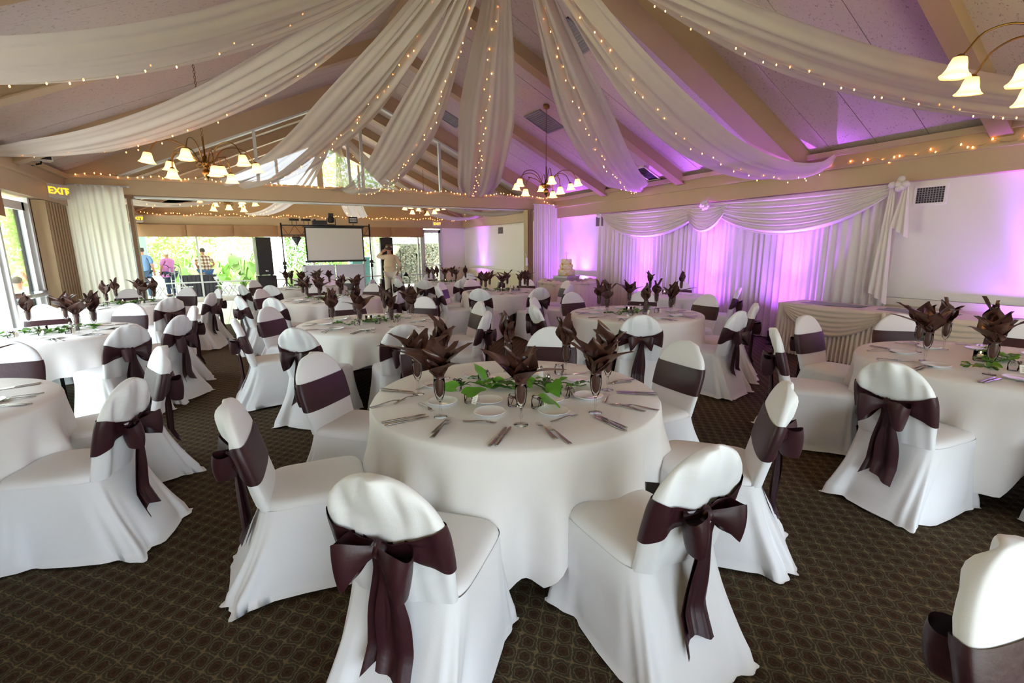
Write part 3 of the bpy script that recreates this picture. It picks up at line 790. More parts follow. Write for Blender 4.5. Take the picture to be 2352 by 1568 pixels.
def make_chair(v):
    t = thing('banquet_chair', 'x', 'chair', (0, 0, 0))
    rings = [slab_ring(z, 0, v) for z in ZS]
    mb = MB(); mb.grid(lambda a, b: rings[round(b*(len(ZS)-1))][int(round(a*NB)) % NB], NB, len(ZS)-1, cu=True, cap1=True)
    part('backrest_cover', mb, M_white, t)
    # seat cushion
    NS = 64
    def seat(a, b):
        i = a*NS; k = b
        ins = [0, .004, .016, .045, .11, .19, .215][int(round(b*6))]
        zz = [.440, .458, .474, .482, .488, .492, .493][int(round(b*6))]
        x, y = rrect(i, NS, -.225+ins, .225-ins, -.225+ins, .245-ins)
        return (x, y, zz+.003*sin(9*x+v)*sin(7*y))
    part('seat_cover', MB().grid(seat, NS, 6, cu=True, cap1=True), M_white, t)
    NK = 96; rows = 16
    def skirt(a, b):
        i = a*NK; z = .447*(1-b)+.012*b
        fl = b**1.3
        x, y = rrect(i, NK, -.226-.035*fl, .226+.035*fl, -.236-.185*fl, .248+.025*fl, .33)
        g = 2*pi*a
        n = Vector((cos(g), sin(g)))
        fold = (.020*sin(5*g+v*1.7)+.015*sin(9*g+v*2.3+2*b)+.010*sin(17*g+v+3*b))*b**1.2
        # spreading corners at the hem
        cn = abs(sin(2*g))**3*.030*b**3
        x += n.x*(fold+cn); y += n.y*(fold+cn)
        if b > .93: z = .008+.010*(1+sin(6*g+v))*.5
        z += .02*b*(sin(3*g+v))*.2
        return (x, y, max(.004, z))
    part('skirt', MB().grid(skirt, NK, rows, cu=True), M_white, t)
    # sash band
    def sash(a, b):
        i = int(round(a*NB)) % NB; g = 2*pi*i/NB
        rear = max(0, -sin(g)); 
        x0 = cos(g); k = sm(rear*1.0)*(1-min(1, abs(math.copysign(abs(x0)**.55, x0))))**.6 if rear > 0 else 0
        hi = .768-(.768-.705)*k; lo = .585+(.655-.585)*k
        z = lo+(hi-lo)*b
        # interpolate the ring
        yb = slab_ring(z, .0055, v)[i]
        pin = -.012*k-.004*k*sin(b*pi*5)
        return (yb[0], yb[1]+pin, z+.003*sin(b*9+g*3)*rear)
    s_ = part('sash', MB().grid(sash, NB, 8, cu=True), M_satin, t)
    rnd = random.Random(v*13+5)
    ky = -.318; kz = .675
    def loop(sg, lw, ln, drp, yo):
        def g(u, w_):
            th = pi*2*u
            r = (1-cos(th))/2
            x = sg*(ln*(r**.8)); y = ky-.022-.050*sin(th)*r**.5*1.1-.02*r-yo*r
            wd = .030+(lw+.012)*sm(r*1.1); s2 = w_-.5
            z = kz+wd*s2-drp*r**1.5+.010*sin(u*9)*s2*2
            return (x+.012*s2*r*sg*2, y+.010*(1-4*s2*s2)*(-1 if sin(th) > 0 else 1), z)
        return MB().grid(g, 30, 7)
    ob('bow_loop', loop(1, .115+rnd.uniform(-.02, .02), .115+rnd.uniform(-.015, .02), .035+rnd.uniform(-.01, .03), .01).mesh('bow_loop', M_satin), s_)
    ob('bow_loop', loop(-1, .115+rnd.uniform(-.02, .02), .115+rnd.uniform(-.015, .02), .035+rnd.uniform(-.01, .03), .01).mesh('bow_loop', M_satin), s_)
    kn = MB().grid(lambda a, b: ((.024+.006*sin(b*pi))*cos(2*pi*a)*(.35+.65*sin(pi*b)), ky-.012+(.022*sin(pi*b)+.004)*sin(2*pi*a), kz-.034+.068*b+.003*sin(2*pi*a*4)), 20, 8, cu=True, cap0=True, cap1=True)
    ob('knot', kn.mesh('knot', M_satin), s_)
    def tail(sg, ln, off, wd, slant, sw):
        def g(u, b):
            s2 = u-.5
            w_ = .030+(wd-.030)*sm(b*1.6)
            z = kz-.01-ln*b+slant*s2*b*b
            # rear fabric flares back towards the floor
            bk = -.236-.185*max(0, (.447-z)/.435)**1.3 if z < .447 else -.205-.125*(z-.45)/.48-.05
            y = min(ky-.01+.02*b, bk-.030)-.010*sin(2*pi*(u*1.5+.2))*sm(b*2)-yoff
            x = sg*(.008+off*b)+w_*s2+.012*sin(3*b+sw)
            return (x, y, z)
        yoff = .012 if sg > 0 else 0
        return MB().grid(g, 10, 20)
    ob('sash_tail', tail(-1, .46+rnd.uniform(-.05, .05), .030, .105, .10*rnd.choice((-1, 1)), v).mesh('sash_tail', M_satin), s_)
    ob('sash_tail', tail(1, .43+rnd.uniform(-.05, .04), .035 if v != 1 else -.01, .125, -.05, v+1).mesh('sash_tail', M_satin), s_)
    return Proto(t)
CH = [make_chair(k) for k in range(4)]
TABLES = {  # key: centre, radius, phrase, cloth corner angle
 'main': ((1.33, 2.36), .82, 'the nearest table', -118),
 'mid': ((1.25, 5.62), .83, 'the second centre table', -60),
 'A': ((1.28, 8.85), .83, 'the third centre table', -40),
 'B': ((1.25, 11.90), .83, 'the screen-side table', -100),
 'D': ((4.52, 11.50), .83, 'the glass-door table', -80),
 'E': ((4.50, 8.38), .83, 'the cake-side table', -50),
 'F': ((4.36, 4.55), .83, 'the right-centre table', -100),
 'G': ((6.55, 6.00), .62, 'the small table', -70),
 'H': ((4.63, 1.18), .83, 'the right-edge table', -165),
 'I': ((-1.94, 6.76), .81, 'the front-left table', -20),
 'J': ((-1.80, 9.90), .80, 'the curtain-side table', -30),
 'L': ((-1.90, 3.72), .83, 'the left-edge table', -30)}
def placeword(tx, ty, px, py):
    """side of the table as seen from the camera"""
    toc = atan2(-ty, -tx); a = (math.degrees(atan2(py-ty, px-tx)-toc)+540) % 360-180
    W = ['near', 'near right', 'right', 'far right', 'far', 'far left', 'left', 'near left']
    return W[int(((a+22.5) % 360)//45)]
CHAIRS = {
 'main': [(-.10, 2.45), (.36, 3.34), (.30, 1.40), (1.34, 1.03), (2.31, 1.37), (2.71, 2.35), (2.27, 3.34), (1.27, 3.77)],
 'mid': [(2.23, 4.64), (2.60, 5.60), (2.20, 6.62), (1.27, 7.05), (.25, 6.45), (-.11, 5.58), (.38, 4.62), (1.23, 4.28)],
 'F': [(3.55, 3.62), (4.51, 3.22), (5.28, 3.57), (5.63, 4.55), (5.32, 5.45), (4.38, 5.92), (3.50, 5.60), (3.10, 4.80)],
 'G': [(7.30, 6.45), (7.05, 5.05)],
 'E': [(3.58, 7.50), (4.49, 7.10), (5.22, 7.32), (5.78, 8.15), (5.55, 9.3), (4.46, 9.85), (3.58, 9.40), (3.14, 8.40)],
 'D': [(5.45, 12.3), (3.30, 11.3), (3.55, 10.40), (3.60, 12.30), (5.72, 10.95), (4.55, 12.72), (4.35, 10.10)],
 'A': [(-.09, 8.39), (.24, 9.70), (.33, 7.80), (1.25, 10.25), (2.20, 9.75), (2.64, 8.69), (2.20, 7.88), (1.28, 7.48)],
 'B': [(-.05, 11.24), (.24, 12.65), (.42, 10.70), (2.15, 12.70), (2.55, 11.3), (1.25, 13.12), (1.35, 10.45)],
 'I': [(-.72, 7.17), (-.68, 6.23), (-1.06, 5.66), (-1.40, 8.05), (-2.28, 8.15)],
 'J': [(-1.08, 8.80), (-.60, 10.20), (-.66, 9.38), (-1.05, 11.0), (-2.40, 8.66), (-1.95, 11.2)],
 'L': [(-1.68, 5.08), (-.65, 3.16), (-.68, 4.16), (-1.42, 2.42)],
 'H': [(3.28, 1.24), (4.77, 2.58), (3.80, 2.29), (5.56, 2.18), (5.98, 1.45), (3.62, .22), (4.5, -.18)],
}
SEATS = {}
ci = 0
for k, L in CHAIRS.items():
    (tx, ty), R, ph, ca = TABLES[k]
    SEATS[k] = []
    words = {}
    for (ax, ay) in L:
        q = Vector((ax-tx, ay-ty)); rr = q.length; q *= min(max(rr, 1.36 if k != 'G' else 1.08), 1.46)/rr
        if k != 'main': ax, ay = tx+q.x, ty+q.y
        d = Vector((tx-ax, ty-ay)).normalized()
        rnd = random.Random(int(ax*100)+int(ay*37))
        rz = atan2(d.y, d.x)-pi/2+rnd.uniform(-.10, .10)
        x = ax+d.x*.30; y = ay+d.y*.30
        pw_ = placeword(tx, ty, ax, ay)
        words[pw_] = words.get(pw_, 0)+1
        if words[pw_] > 1:
            pw_ = 'outer '+pw_
        lab = 'white covered chair with dark sash at %s of %s' % (pw_, ph)
        if (k, ax) == ('main', .30): lab = 'white covered chair, large bow facing us, in the foreground before the nearest table'
        ci += 1
        CH[(ci*7+int(ax*10)) % 4].place((x, y, 0), rz, lab, 'covered chairs at '+ph)
        SEATS[k].append((atan2(-d.y, -d.x), pw_))
# chair cut off by the lower right corner, belonging to a table outside the frame
CH[1].place((1.41, -.03, 0), radians(170), 'white covered chair alone at the lower right corner, bow at its left', 'covered chairs in the foreground')

# ------------------------------------------------------------------ tables and cloths
def cloth(R, ca, v, side=1.28, drop_lim=.70, zt_=.762):
    """square cloth over a round top; corners hang low"""
    NT, NR = 220, 20
    half = side
    def over(th):
        t = (th-radians(ca)+pi/4) % (pi/2)-pi/4      # 0 at a corner
        dist = half/max(cos(pi/4-abs(t)), .5)         # distance from centre to the square's edge
        return min(dist, half*1.31)-R
    def g(a, b):
        th = 2*pi*a; ov = min(over(th), drop_lim)
        if b < .2:
            q = b/.2; r = R*q; return (r*cos(th), r*sin(th), zt_)
        q = (b-.2)/.8
        s_ = q*(ov+.012)
        fold = sm(q*1.5)*q**.7
        r = R+.014*min(1, s_/.03)+.035*s_
        f = .046*sin(13*th+v+sin(3*th))+.030*sin(8*th+v*2+1)+.030*sin(23*th+v*3+sin(2*th))
        r += f*fold*min(1, ov/.5)
        z = zt_-max(0, s_-.012)*.985 - (.004 if q > 0 else 0)
        return (r*cos(th), r*sin(th), max(.02, z))
    return MB().grid(g, NT, NR+5, cu=True)
def round_table(k):
    (x, y), R, ph, ca = TABLES[k]
    nm = ph.replace('the ', '', 1)
    t = thing('round_table', 'round folding banquet table under white cloth, %s' % nm, 'table', (x, y, 0), radians(ca), 'round banquet tables')
    part('tabletop', MB().lathe([(R-.01, .725), (R, .73), (R, .748), (R-.01, .752), (0, .752)], 48), M_woodtrim, t)
    for i in range(4):
        a = pi/2*i+pi/4; part('leg', MB().tube([(R*.5*cos(a), R*.5*sin(a), .73), (R*.6*cos(a), R*.6*sin(a), .0)], .016, 6), M_blackmetal, t)
    side = 1.16 if R > .7 else .95
    me = cloth(R, ca, x*3+y, side, .66).mesh('tablecloth', M_linen)
    o = ob('tablecloth', me); o.location = (x, y, 0)
    tag(o, 'white cloth hanging in folds over %s' % nm, 'tablecloth', 'white tablecloths')
for k in TABLES: round_table(k)

# ------------------------------------------------------------------ tableware prototypes (origin at table height)
def leafpetal(mb, base, az, ln, wd, out, curl, fold, roll=0, n=9, mcol=5, rnd=None):
    """pointed folded petal rising from base"""
    d = Vector((cos(az), sin(az), 0)); sd = Vector((-sin(az), cos(az), 0)); B = Vector(base)
    ph = rnd.uniform(0, 6) if rnd else 0
    def g(u, b):
        s_ = (u-.5)*2
        up = ln*(b-.18*curl*b*b*b); ou = out*ln*(b**1.7)*(1+curl*b*.6)
        w_ = wd*min(.25+.75*sm(b/.5), (1-b)/.42+.02)
        c = B+d*ou+Vector((0, 0, up))
        c = c+sd*(w_*s_)-d*(fold*.55*w_*(s_*s_))*cos(b*1.2)+sd*(roll*b*b*ln)+d*(.012*sin(7*b+ph+3*s_))
        return c
    mb.grid(g, 6, n)
def make_napkin(v):
    rnd = random.Random(100+v); mb = MB()
    # twisted stem inside the glass
    mb.lathe([(.004, .105), (.016, .118), (.021, .14), (.0225, .17), (.022, .195), (.028, .215)], 12, wob=lambda g, z: 1+.10*sin(5*g+z*40))
    styles = [
        [(0, .17, .060, .55, .3, .6), (1.2, .19, .055, .35, .2, .7), (2.4, .15, .060, .8, .6, .6), (3.4, .18, .055, .45, .3, .7), (4.4, .13, .055, .9, .9, .5), (5.4, .17, .058, .6, .4, .6)],
        [(0, .20, .050, .18, .1, .9), (1.5, .17, .055, .35, .3, .7), (3.0, .20, .050, .22, .2, .9), (4.5, .16, .055, .40, .4, .6)],
        [(.3, .15, .065, .95, .9, .5), (1.5, .19, .055, .4, .2, .7), (2.9, .14, .060, 1.0, 1.0, .5), (3.8, .18, .050, .3, .2, .8), (5.2, .16, .060, .7, .5, .6)],
        [(0, .21, .045, .10, .1, 1.0), (2.1, .19, .050, .20, .2, .9), (4.2, .17, .050, .30, .3, .8)]]
    for az, ln, wd, out, curl, fo in styles[v]:
        leafpetal(mb, (0, 0, .195), az+rnd.uniform(-.3, .3), ln*rnd.uniform(.9, 1.1), wd, out, curl, fo, rnd.uniform(-.25, .25), rnd=rnd)
        leafpetal(mb, (.004, 0, .198), az+.5, ln*.7, wd*.7, out*.6, curl*.5, fo, 0, rnd=rnd)
    mb.v = [(x*(1+.18*sm((z-.2)/.05)), y*(1+.18*sm((z-.2)/.05)), z+max(0, z-.2)*.12) for x, y, z in mb.v]
    me = mb.mesh('folded_napkin', M_brown)
    o = ob('folded_napkin', me); o['category'] = 'napkin'
    return Proto(o)
NAP = [make_napkin(v) for v in range(4)]
def make_flute():
    t = thing('champagne_flute', 'x', 'glass')
    part('bowl', MB().lathe([(.0055, .082), (.014, .092), (.024, .118), (.0295, .155), (.029, .185), (.0265, .205), (.0255, .205), (.028, .185), (.0283, .155), (.023, .119), (.013, .095), (.0, .090)], 20), M_glass, t)
    part('stem', MB().lathe([(.005, .005), (.0042, .03), (.007, .045), (.0045, .06), (.0055, .083)], 10), M_glass, t)
    part('foot', MB().lathe([(.034, .0), (.034, .002), (.014, .005), (.005, .009)], 20), M_glass, t)
    return Proto(t)
FLU = make_flute()
def make_plate(r):
    t = thing('bread_plate', 'x', 'plate')
    part('plate_well', MB().lathe([(r*.55, .0), (r*.6, .006), (r*.56, .007), (0, .0065)], 32), M_china, t)
    part('plate_rim', MB().lathe([(r*.6, .004), (r*.97, .014), (r, .0165), (r*.985, .0175), (r*.93, .0155), (r*.58, .0075)], 32), M_china, t)
    return Proto(t)
PL = make_plate(.085)
def blade_mesh():
    t = thing('dinner_knife', 'x', 'knife')
    # along +x, handle at -x end
    def handle(u, b):
        x = -.115+.125*b; w_ = .0085*(1-.35*b)+.002*sin(b*3); g = 2*pi*u
        return (x, w_*cos(g), .004+.0032*sin(g))
    part('handle', MB().grid(handle, 10, 10, cu=True, cap0=True, cap1=True), M_steel, t)
    part('blade', MB().poly([(.008, -.005, .003), (.02, -.008, .003), (.09, -.009, .003), (.112, -.004, .003), (.116, .003, .003), (.09, .006, .003), (.008, .005, .003)], (0, 0, .0018)), M_steel, t, False)
    return Proto(t)
KN = blade_mesh()
def fork_mesh(s, name, cat):
    t = thing(name, 'x', cat)
    zc = lambda x: .004+.012*s*sm((x/s-.0)/.10)*(1-sm((x/s-.06)/.06))+.0*x
    def handle(u, b):
        x = (-.105+.145*b)*s; w_ = (.0095*(1-b)**.7+.0028)*s; g = 2*pi*u
        return (x, w_*cos(g), .003+.0022*sin(g)+.010*sm(b)*s)
    part('handle', MB().grid(handle, 8, 10, cu=True, cap0=True, cap1=True), M_steel, t)
    head = MB().grid(lambda u, b: ((.038+.026*b)*s, (u-.5)*(.008+.017*sm(b*1.3))*s, (.0135-.007*b)*s+.0008*cos(u*6)), 6, 4)
    part('head', head.grid(lambda u, b: ((.038+.026*b)*s, (u-.5)*(.008+.017*sm(b*1.3))*s, (.0120-.007*b)*s), 6, 4), M_steel, t)
    for i in range(4):
        y = (-.0105+.007*i)*s
        part('tine', MB().tube([(.063*s, y, .0065*s), (.080*s, y, .0035*s), (.095*s, y, .004*s), (.106*s, y*.96, .0075*s)], lambda q: .0015*s*(1-.5*q), 4), M_steel, t)
    return Proto(t)
FK = fork_mesh(1.0, 'dinner_fork', 'fork'); FKS = fork_mesh(.82, 'salad_fork', 'fork')
ZTOP = .7625
def on_table(proto, x, y, rz, lab, grp=None, z=0): return proto.place((x, y, ZTOP+z), rz, lab, grp)
def setting(k, a, word, full=True, rnd=None):
    (tx, ty), R, ph, _ = TABLES[k]
    er = Vector((cos(a), sin(a))); et = Vector((-sin(a), cos(a)))    # radial outward, tangential (seated guest's left is +... )
    C = Vector((tx, ty))
    sc2 = R/.83
    def P(r, t_): return C+er*(r*sc2)+et*(t_*sc2)
    j = lambda s=.012: rnd.uniform(-s, s)
    W = '%s place on %s' % (word, ph)
    G = ' on '+ph
    p = P(.46+j(), .10+j()); on_table(FLU, p.x, p.y, 0, 'champagne flute at %s' % W, 'flutes'+G)
    nv = rnd.randrange(4)
    on_table(NAP[nv], p.x, p.y, rnd.uniform(0, 6.28), 'brown folded napkin at %s' % W, 'napkins'+G)
    p = P(.50+j(), -.16+j()); on_table(PL, p.x, p.y, 0, 'white bread plate at %s' % W, 'plates'+G)
    for i, off in enumerate((.155, .180)):
        p = P(.64+j(.006), off+j(.003)); on_table(KN, p.x, p.y, a+pi+j(.05), 'steel knife, %s of pair at %s' % (('inner', 'outer')[i], W), 'knives'+G)
    p = P(.64, -.165+j(.005)); on_table(FK, p.x, p.y, a+pi+.12+j(.1), 'steel dinner fork at %s' % W, 'forks'+G)
    p = P(.62, -.200+j(.005)); on_table(FKS, p.x, p.y, a+pi-.05+j(.1), 'steel salad fork at %s' % W, 'forks'+G)
for k in TABLES:
    if k in ('main', 'G'): continue
    rnd = random.Random(ord(k[0])*7)
    for a, word in SEATS[k]:
        setting(k, a, word, rnd=rnd)
# small table: two places only
rnd = random.Random(3)
for (x, y, wd_) in ((6.35, 6.28, 'left'), (6.78, 5.95, 'right')):
    on_table(FLU, x, y, 0, 'champagne flute at the %s on the small table before drapery' % wd_, 'flutes on the small table')
    on_table(NAP[3], x, y, rnd.random()*6, 'tall brown napkin at the %s on small table before drapery' % wd_, 'napkins on the small table')
    on_table(PL, x-.02, y-.20, 0, 'white plate at the %s on small table before drapery' % wd_, 'plates on the small table')

# pixel -> table point, for the nearest table where single items can be read off the photograph
def px(u, v, z=ZTOP):
    d = f_*FPX+r2*(u-1176)-u2*(v-784); t = (z-H)/d.z
    return Vector((d.x*t, d.y*t))
def pw_main(p): return placeword(1.33, 2.36, p.x, p.y)
for i, (u, v, nv, az) in enumerate(((1012, 957, 0, .4), (1197, 975, 2, 1.9), (1367, 947, 0, 2.6), (961, 905, 2, 3.6), (1395, 895, 1, 1.0), (1300, 862, 1, 2.2), (1022, 868, 1, .6), (1168, 852, 3, .8))):
    p = px(u, v); W = pw_main(p)
    on_table(FLU, p.x, p.y, 0, 'champagne flute at the %s of the nearest round table' % W, 'flutes on the nearest round table')
    on_table(NAP[nv], p.x, p.y, az, 'brown folded napkin in flute at the %s of nearest round table' % W, 'napkins on the nearest round table')
for u, v, tx_ in ((1017, 925, 'behind the near left flute'), (1125, 949, 'left of the centre flute, nearer of two'), (1122, 922, 'left of the centre flute, farther of two'), (1272, 947, 'right of the centre flute'), (1350, 912, 'behind the right flute'), (1262, 919, 'just right of the centrepiece front'), (1327, 873, 'behind the right leaf sprig'), (1150, 868, 'far side behind the vine'), (1088, 862, 'far left behind the jars'), (1003, 886, 'left beside the clip-top jar'), (1225, 858, 'far side left of the salt')):
    p = px(u, v); on_table(PL, p.x, p.y, 0, 'small white plate %s' % tx_, 'plates on the nearest round table')
def line_item(proto, a, b, lab, grp, ln):
    """a = handle end, b = tip, both pixels"""
    A = px(*a); B = px(*b); c = (A+B)/2; d = (B-A)
    on_table(proto, c.x, c.y, atan2(d.y, d.x), lab, grp)
for a, b, nm in (((870, 972), (983, 951), 'farther of the near left pair'), ((876, 979), (992, 956), 'nearer of the near left pair'),
                 ((871, 892), (953, 901), 'farther of the far left pair'), ((871, 897), (955, 904), 'nearer of the far left pair'),
                 ((1123, 1027), (1163, 982), 'left one of the front pair'), ((1137, 1027), (1175, 979), 'right one of the front pair'),
                 ((1443, 985), (1360, 950), 'farther of the right pair'), ((1441, 992), (1360, 956), 'nearer of the right pair'),
                 ((1517, 904), (1406, 899), 'farther of the far right pair'), ((1515, 909), (1412, 903), 'nearer of the far right pair'),
                 ((1378, 853), (1318, 860), 'at the back behind the salt shaker')):
    line_item(KN, a, b, 'steel knife, %s, nearest round table' % nm, 'knives on the nearest round table', .23)
for a, b, nm, pr in (((982, 1015), (1040, 962), 'nearer of the front left crossed pair', FK), ((990, 999), (1038, 958), 'farther of the front left crossed pair', FK),
                 ((1316, 1025), (1253, 978), 'right one of the front right pair', FK), ((1281, 1012), (1231, 970), 'left one of the front right pair', FK),
                 ((845, 938), (935, 917), 'longer one at the far left rim', FK), ((905, 928), (954, 908), 'small one at the far left rim', FKS),
                 ((1516, 943), (1421, 930), 'farther of the crossed pair at right', FK), ((1480, 945), (1400, 928), 'nearer of the crossed pair at right', FK),
                 ((1458, 871), (1398, 882), 'nearer one of the far right pair', FK), ((1447, 877), (1398, 883), 'farther one of the far right pair', FKS),
                 ((1064, 968), (1140, 972), 'lying crosswise before the double plates', FKS), ((966, 928), (992, 944), 'small one behind the near left knives', FKS),
                 ((1256, 972), (1335, 951), 'lying crosswise beside the right plate', FKS), ((1388, 929), (1403, 902), 'small one right of the right flute', FKS),
                 ((965, 893), (1000, 884), 'small one behind the far left flute', FKS)):
    line_item(pr, a, b, 'steel fork, %s, nearest round table' % nm, 'forks on the nearest round table', .2)

# ------------------------------------------------------------------ centrepieces: vine, jars, shakers, candles
def heart_leaf(L, W, droop=.25, fold=.18):
    def g(u, b):
        s_ = (u-.5)*2
        w_ = W*(sin(pi*min(1, (b*.93+.07))**.62)**.9)*(1-.1*b)
        back = -.16*L*(1-b)**6*(1-(1-abs(s_))**2)
        return Vector((L*b+back, w_*s_*.5, -droop*L*b*b+fold*w_*abs(s_)*.5+.004*sin(9*b)*s_))
    return MB().grid(g, 8, 10)
def rose(mb, c, r):
    for k in range(9):
        a = k*2.4; rr = r*(.25+.08*k)
        mb.grid(lambda u, b: (c[0]+rr*cos(a+(u-.5)*2.2)*(1+.15*b), c[1]+rr*sin(a+(u-.5)*2.2)*(1+.15*b), c[2]+r*(b*1.0-.2)*(1-.05*k)), 5, 3)
VINES = []
def make_vine(v, L=.55, n=16, ls=.075):
    rnd = random.Random(50+v)
    t = thing('ivy_garland', 'x', 'foliage')
    P = [Vector((-L/2+L*k/14, .05*sin(k*.8+v)+.01*sin(k*2.1), .018+.012*sin(k*1.3))) for k in range(15)]
    part('stem', MB().tube(P, .0035, 5), M_leaf2, t)
    ms = [heart_leaf(ls, ls*.8).mesh('leaf', m_) for m_ in (M_leaf, M_leaf2, M_leaf)]
    for i in range(n):
        q = P[int((i+.5)*15/n) % 15]
        o = ob('leaf', rnd.choice(ms), t); o.location = q+Vector((0, 0, rnd.uniform(.0, .03)))
        o.rotation_euler = (rnd.uniform(-.5, .5), rnd.uniform(-.55, .1), rnd.uniform(0, 6.28)); s_ = rnd.uniform(.65, 1.15); o.scale = (s_, s_, s_)
    return Proto(t)
VINES = [make_vine(0, .55, 30, .075), make_vine(1, .6, 18, .065), make_vine(2, .62, 20, .07)]
def make_jar(v):
    t = thing('mason_jar', 'x', 'jar')
    r = .028
    part('jar_glass', MB().lathe([(r*.9, 0), (r, .004), (r, .045), (r*.8, .056), (r*.8, .066), (r*.76, .066), (r*.76, .056), (r*.93, .044), (r*.93, .006), (0, .005)], 18), M_glass, t)
    part('wire_bail', MB().tube([(r*.85*cos(a*pi/6), r*.85*sin(a*pi/6), .060) for a in range(12)], .0016, 5, closed=True).tube([(r*.85, 0, .06), (r*1.5, 0, .04), (r*1.5, 0, .025)], .0014, 4), M_steel, t)
    lid = MB().lathe([(0, -.002), (.022, -.002), (.024, .0), (.022, .004), (.012, .006), (0, .0055)], 18, M=Matrix.Translation((r*1.75, 0, .03)) @ Matrix.Rotation(radians(80), 4, 'Y'))
    part('glass_lid', lid, M_glass, t)
    rb = MB()
    for sg in (-1, 1):
        rb.grid(lambda u, b: (-.004+.012*(u-.5)*(.4+sin(pi*b)), -r*.85-.004-.012*sin(pi*b), .058+.004*sg+sg*0+.0), 2, 2)
        rb.tube([(0, -r*.85, .058), (sg*.018, -r*1.0, .066), (sg*.028, -r*1.1, .060), (sg*.016, -r*1.1, .054), (0, -r*.87, .057)], .0035, 4)
        rb.tube([(0, -r*.87, .057), (sg*.012, -r*1.15, .040), (sg*.022, -r*1.2, .018)], .003, 4)
    part('ribbon', rb, M_brown, t)
    if v:
        M = Matrix.Translation((.03, -r*1.35, .030)) @ Matrix.Rotation(radians(-18), 4, 'X') @ Matrix.Rotation(radians(18), 4, 'Y')
        tg = part('paper_tag', MB().poly([(-.013, 0, -.028), (.013, 0, -.028), (.013, 0, .022), (.008, 0, .029), (-.008, 0, .029), (-.013, 0, .022)], (0, .001, 0), M), M_card, t, False)
        ln = MB()
        for q in range(4): ln.box(-.008, .007-(q % 2)*.004, -.0008, -.0002, -.018+q*.009, -.0165+q*.009, M)
        ob('handwriting', ln.mesh('handwriting', M_black, False), tg)
    return Proto(t)
JAR = [make_jar(0), make_jar(1)]
def make_shaker(dark):
    t = thing('pepper_shaker' if dark else 'salt_shaker', 'x', 'shaker')
    m_ = mat('pepper_fill' if dark else 'salt_fill', '5a5148' if dark else 'f2efe9', .5, noise_=(80, .3 if dark else .04))
    part('body', MB().lathe([(.0185, 0), (.019, .004), (.0145, .045), (.0125, .066)], 10), m_, t)
    part('cap', MB().lathe([(.0135, .066), (.0135, .080), (.0115, .090), (.006, .097), (.004, .099), (0, .0995)], 14), M_steel, t)
    return Proto(t)
SALT, PEPR = make_shaker(False), make_shaker(True)
def make_candle():
    t = thing('candle_holder', 'x', 'candle')
    part('glass_cup', MB().lathe([(.036, 0), (.038, .004), (.040, .075), (.037, .075), (.035, .008), (0, .007)], 20), M_glass, t)
    part('wax', MB().lathe([(.0345, .009), (.0345, .045), (0, .045)], 16), M_icing, t)
    part('wick', MB().tube([(0, 0, .045), (0, 0, .055)], .001, 4), M_black, t)
    part('flame', MB().ball((0, 0, .062), (.004, .004, .009), 6), M_bulb, t)
    rb = MB().grid(lambda u, b: (.0405*cos(2*pi*u), .0405*sin(2*pi*u), .015+.02*b), 20, 1, cu=True)
    for sg in (-1, 1): rb.tube([(0, -.041, .025), (sg*.03, -.048, .04), (sg*.04, -.05, .028), (0, -.042, .024), (sg*.03, -.05, .0)], .005, 4)
    part('ribbon', rb, M_brown, t)
    return Proto(t)
CAN = make_candle()
def rose_thing(x, y, lab):
    mb = MB(); rose(mb, (0, 0, .022), .022)
    o = ob('white_rose', mb.mesh('white_rose', M_white)); o.location = (x, y, ZTOP); tag(o, lab, 'flower', 'white roses on the right-centre table')
c0 = px(1165, 892)
v0 = VINES[0].place((c0.x, c0.y, ZTOP), -.55, 'green vine garland across the middle of the nearest table', 'vine garlands')
c1 = px(1235, 890); VINES[1].place((c1.x, c1.y, ZTOP), -.35, 'second vine sprig, right of centre flute on the nearest table', 'vine garlands')
for u, v, kk, az, lab in ((1050, 896, 0, 2.6, 'clip-top jar with a big leaf, left of vine on the nearest table'), (1108, 872, 0, .4, 'clip-top jar with upright leaf, far left of vine, nearest table'),
        (1078, 924, 1, -.4, 'small jar with ribbon and paper tag, left end of nearest vine'), (1178, 932, 1, -.2, 'small tagged jar directly behind the centre flute'),
        (1232, 936, 1, .3, 'small tagged jar right behind the centre flute, nearest table'), (1298, 912, 0, .1, 'clip-top jar with ribbon at the right end of nearest vine'), (1283, 858, 0, .9, 'clip-top jar lying behind the salt shaker, nearest table')):
    p = px(u, v); JAR[kk].place((p.x, p.y, ZTOP), az, lab, 'jars on the nearest table')
p = px(1243, 874); SALT.place((p.x, p.y, ZTOP), 0, 'white salt shaker right of vine on the nearest table')
p = px(1259, 894); PEPR.place((p.x, p.y, ZTOP), 0, 'grey pepper shaker right of vine on the nearest table')
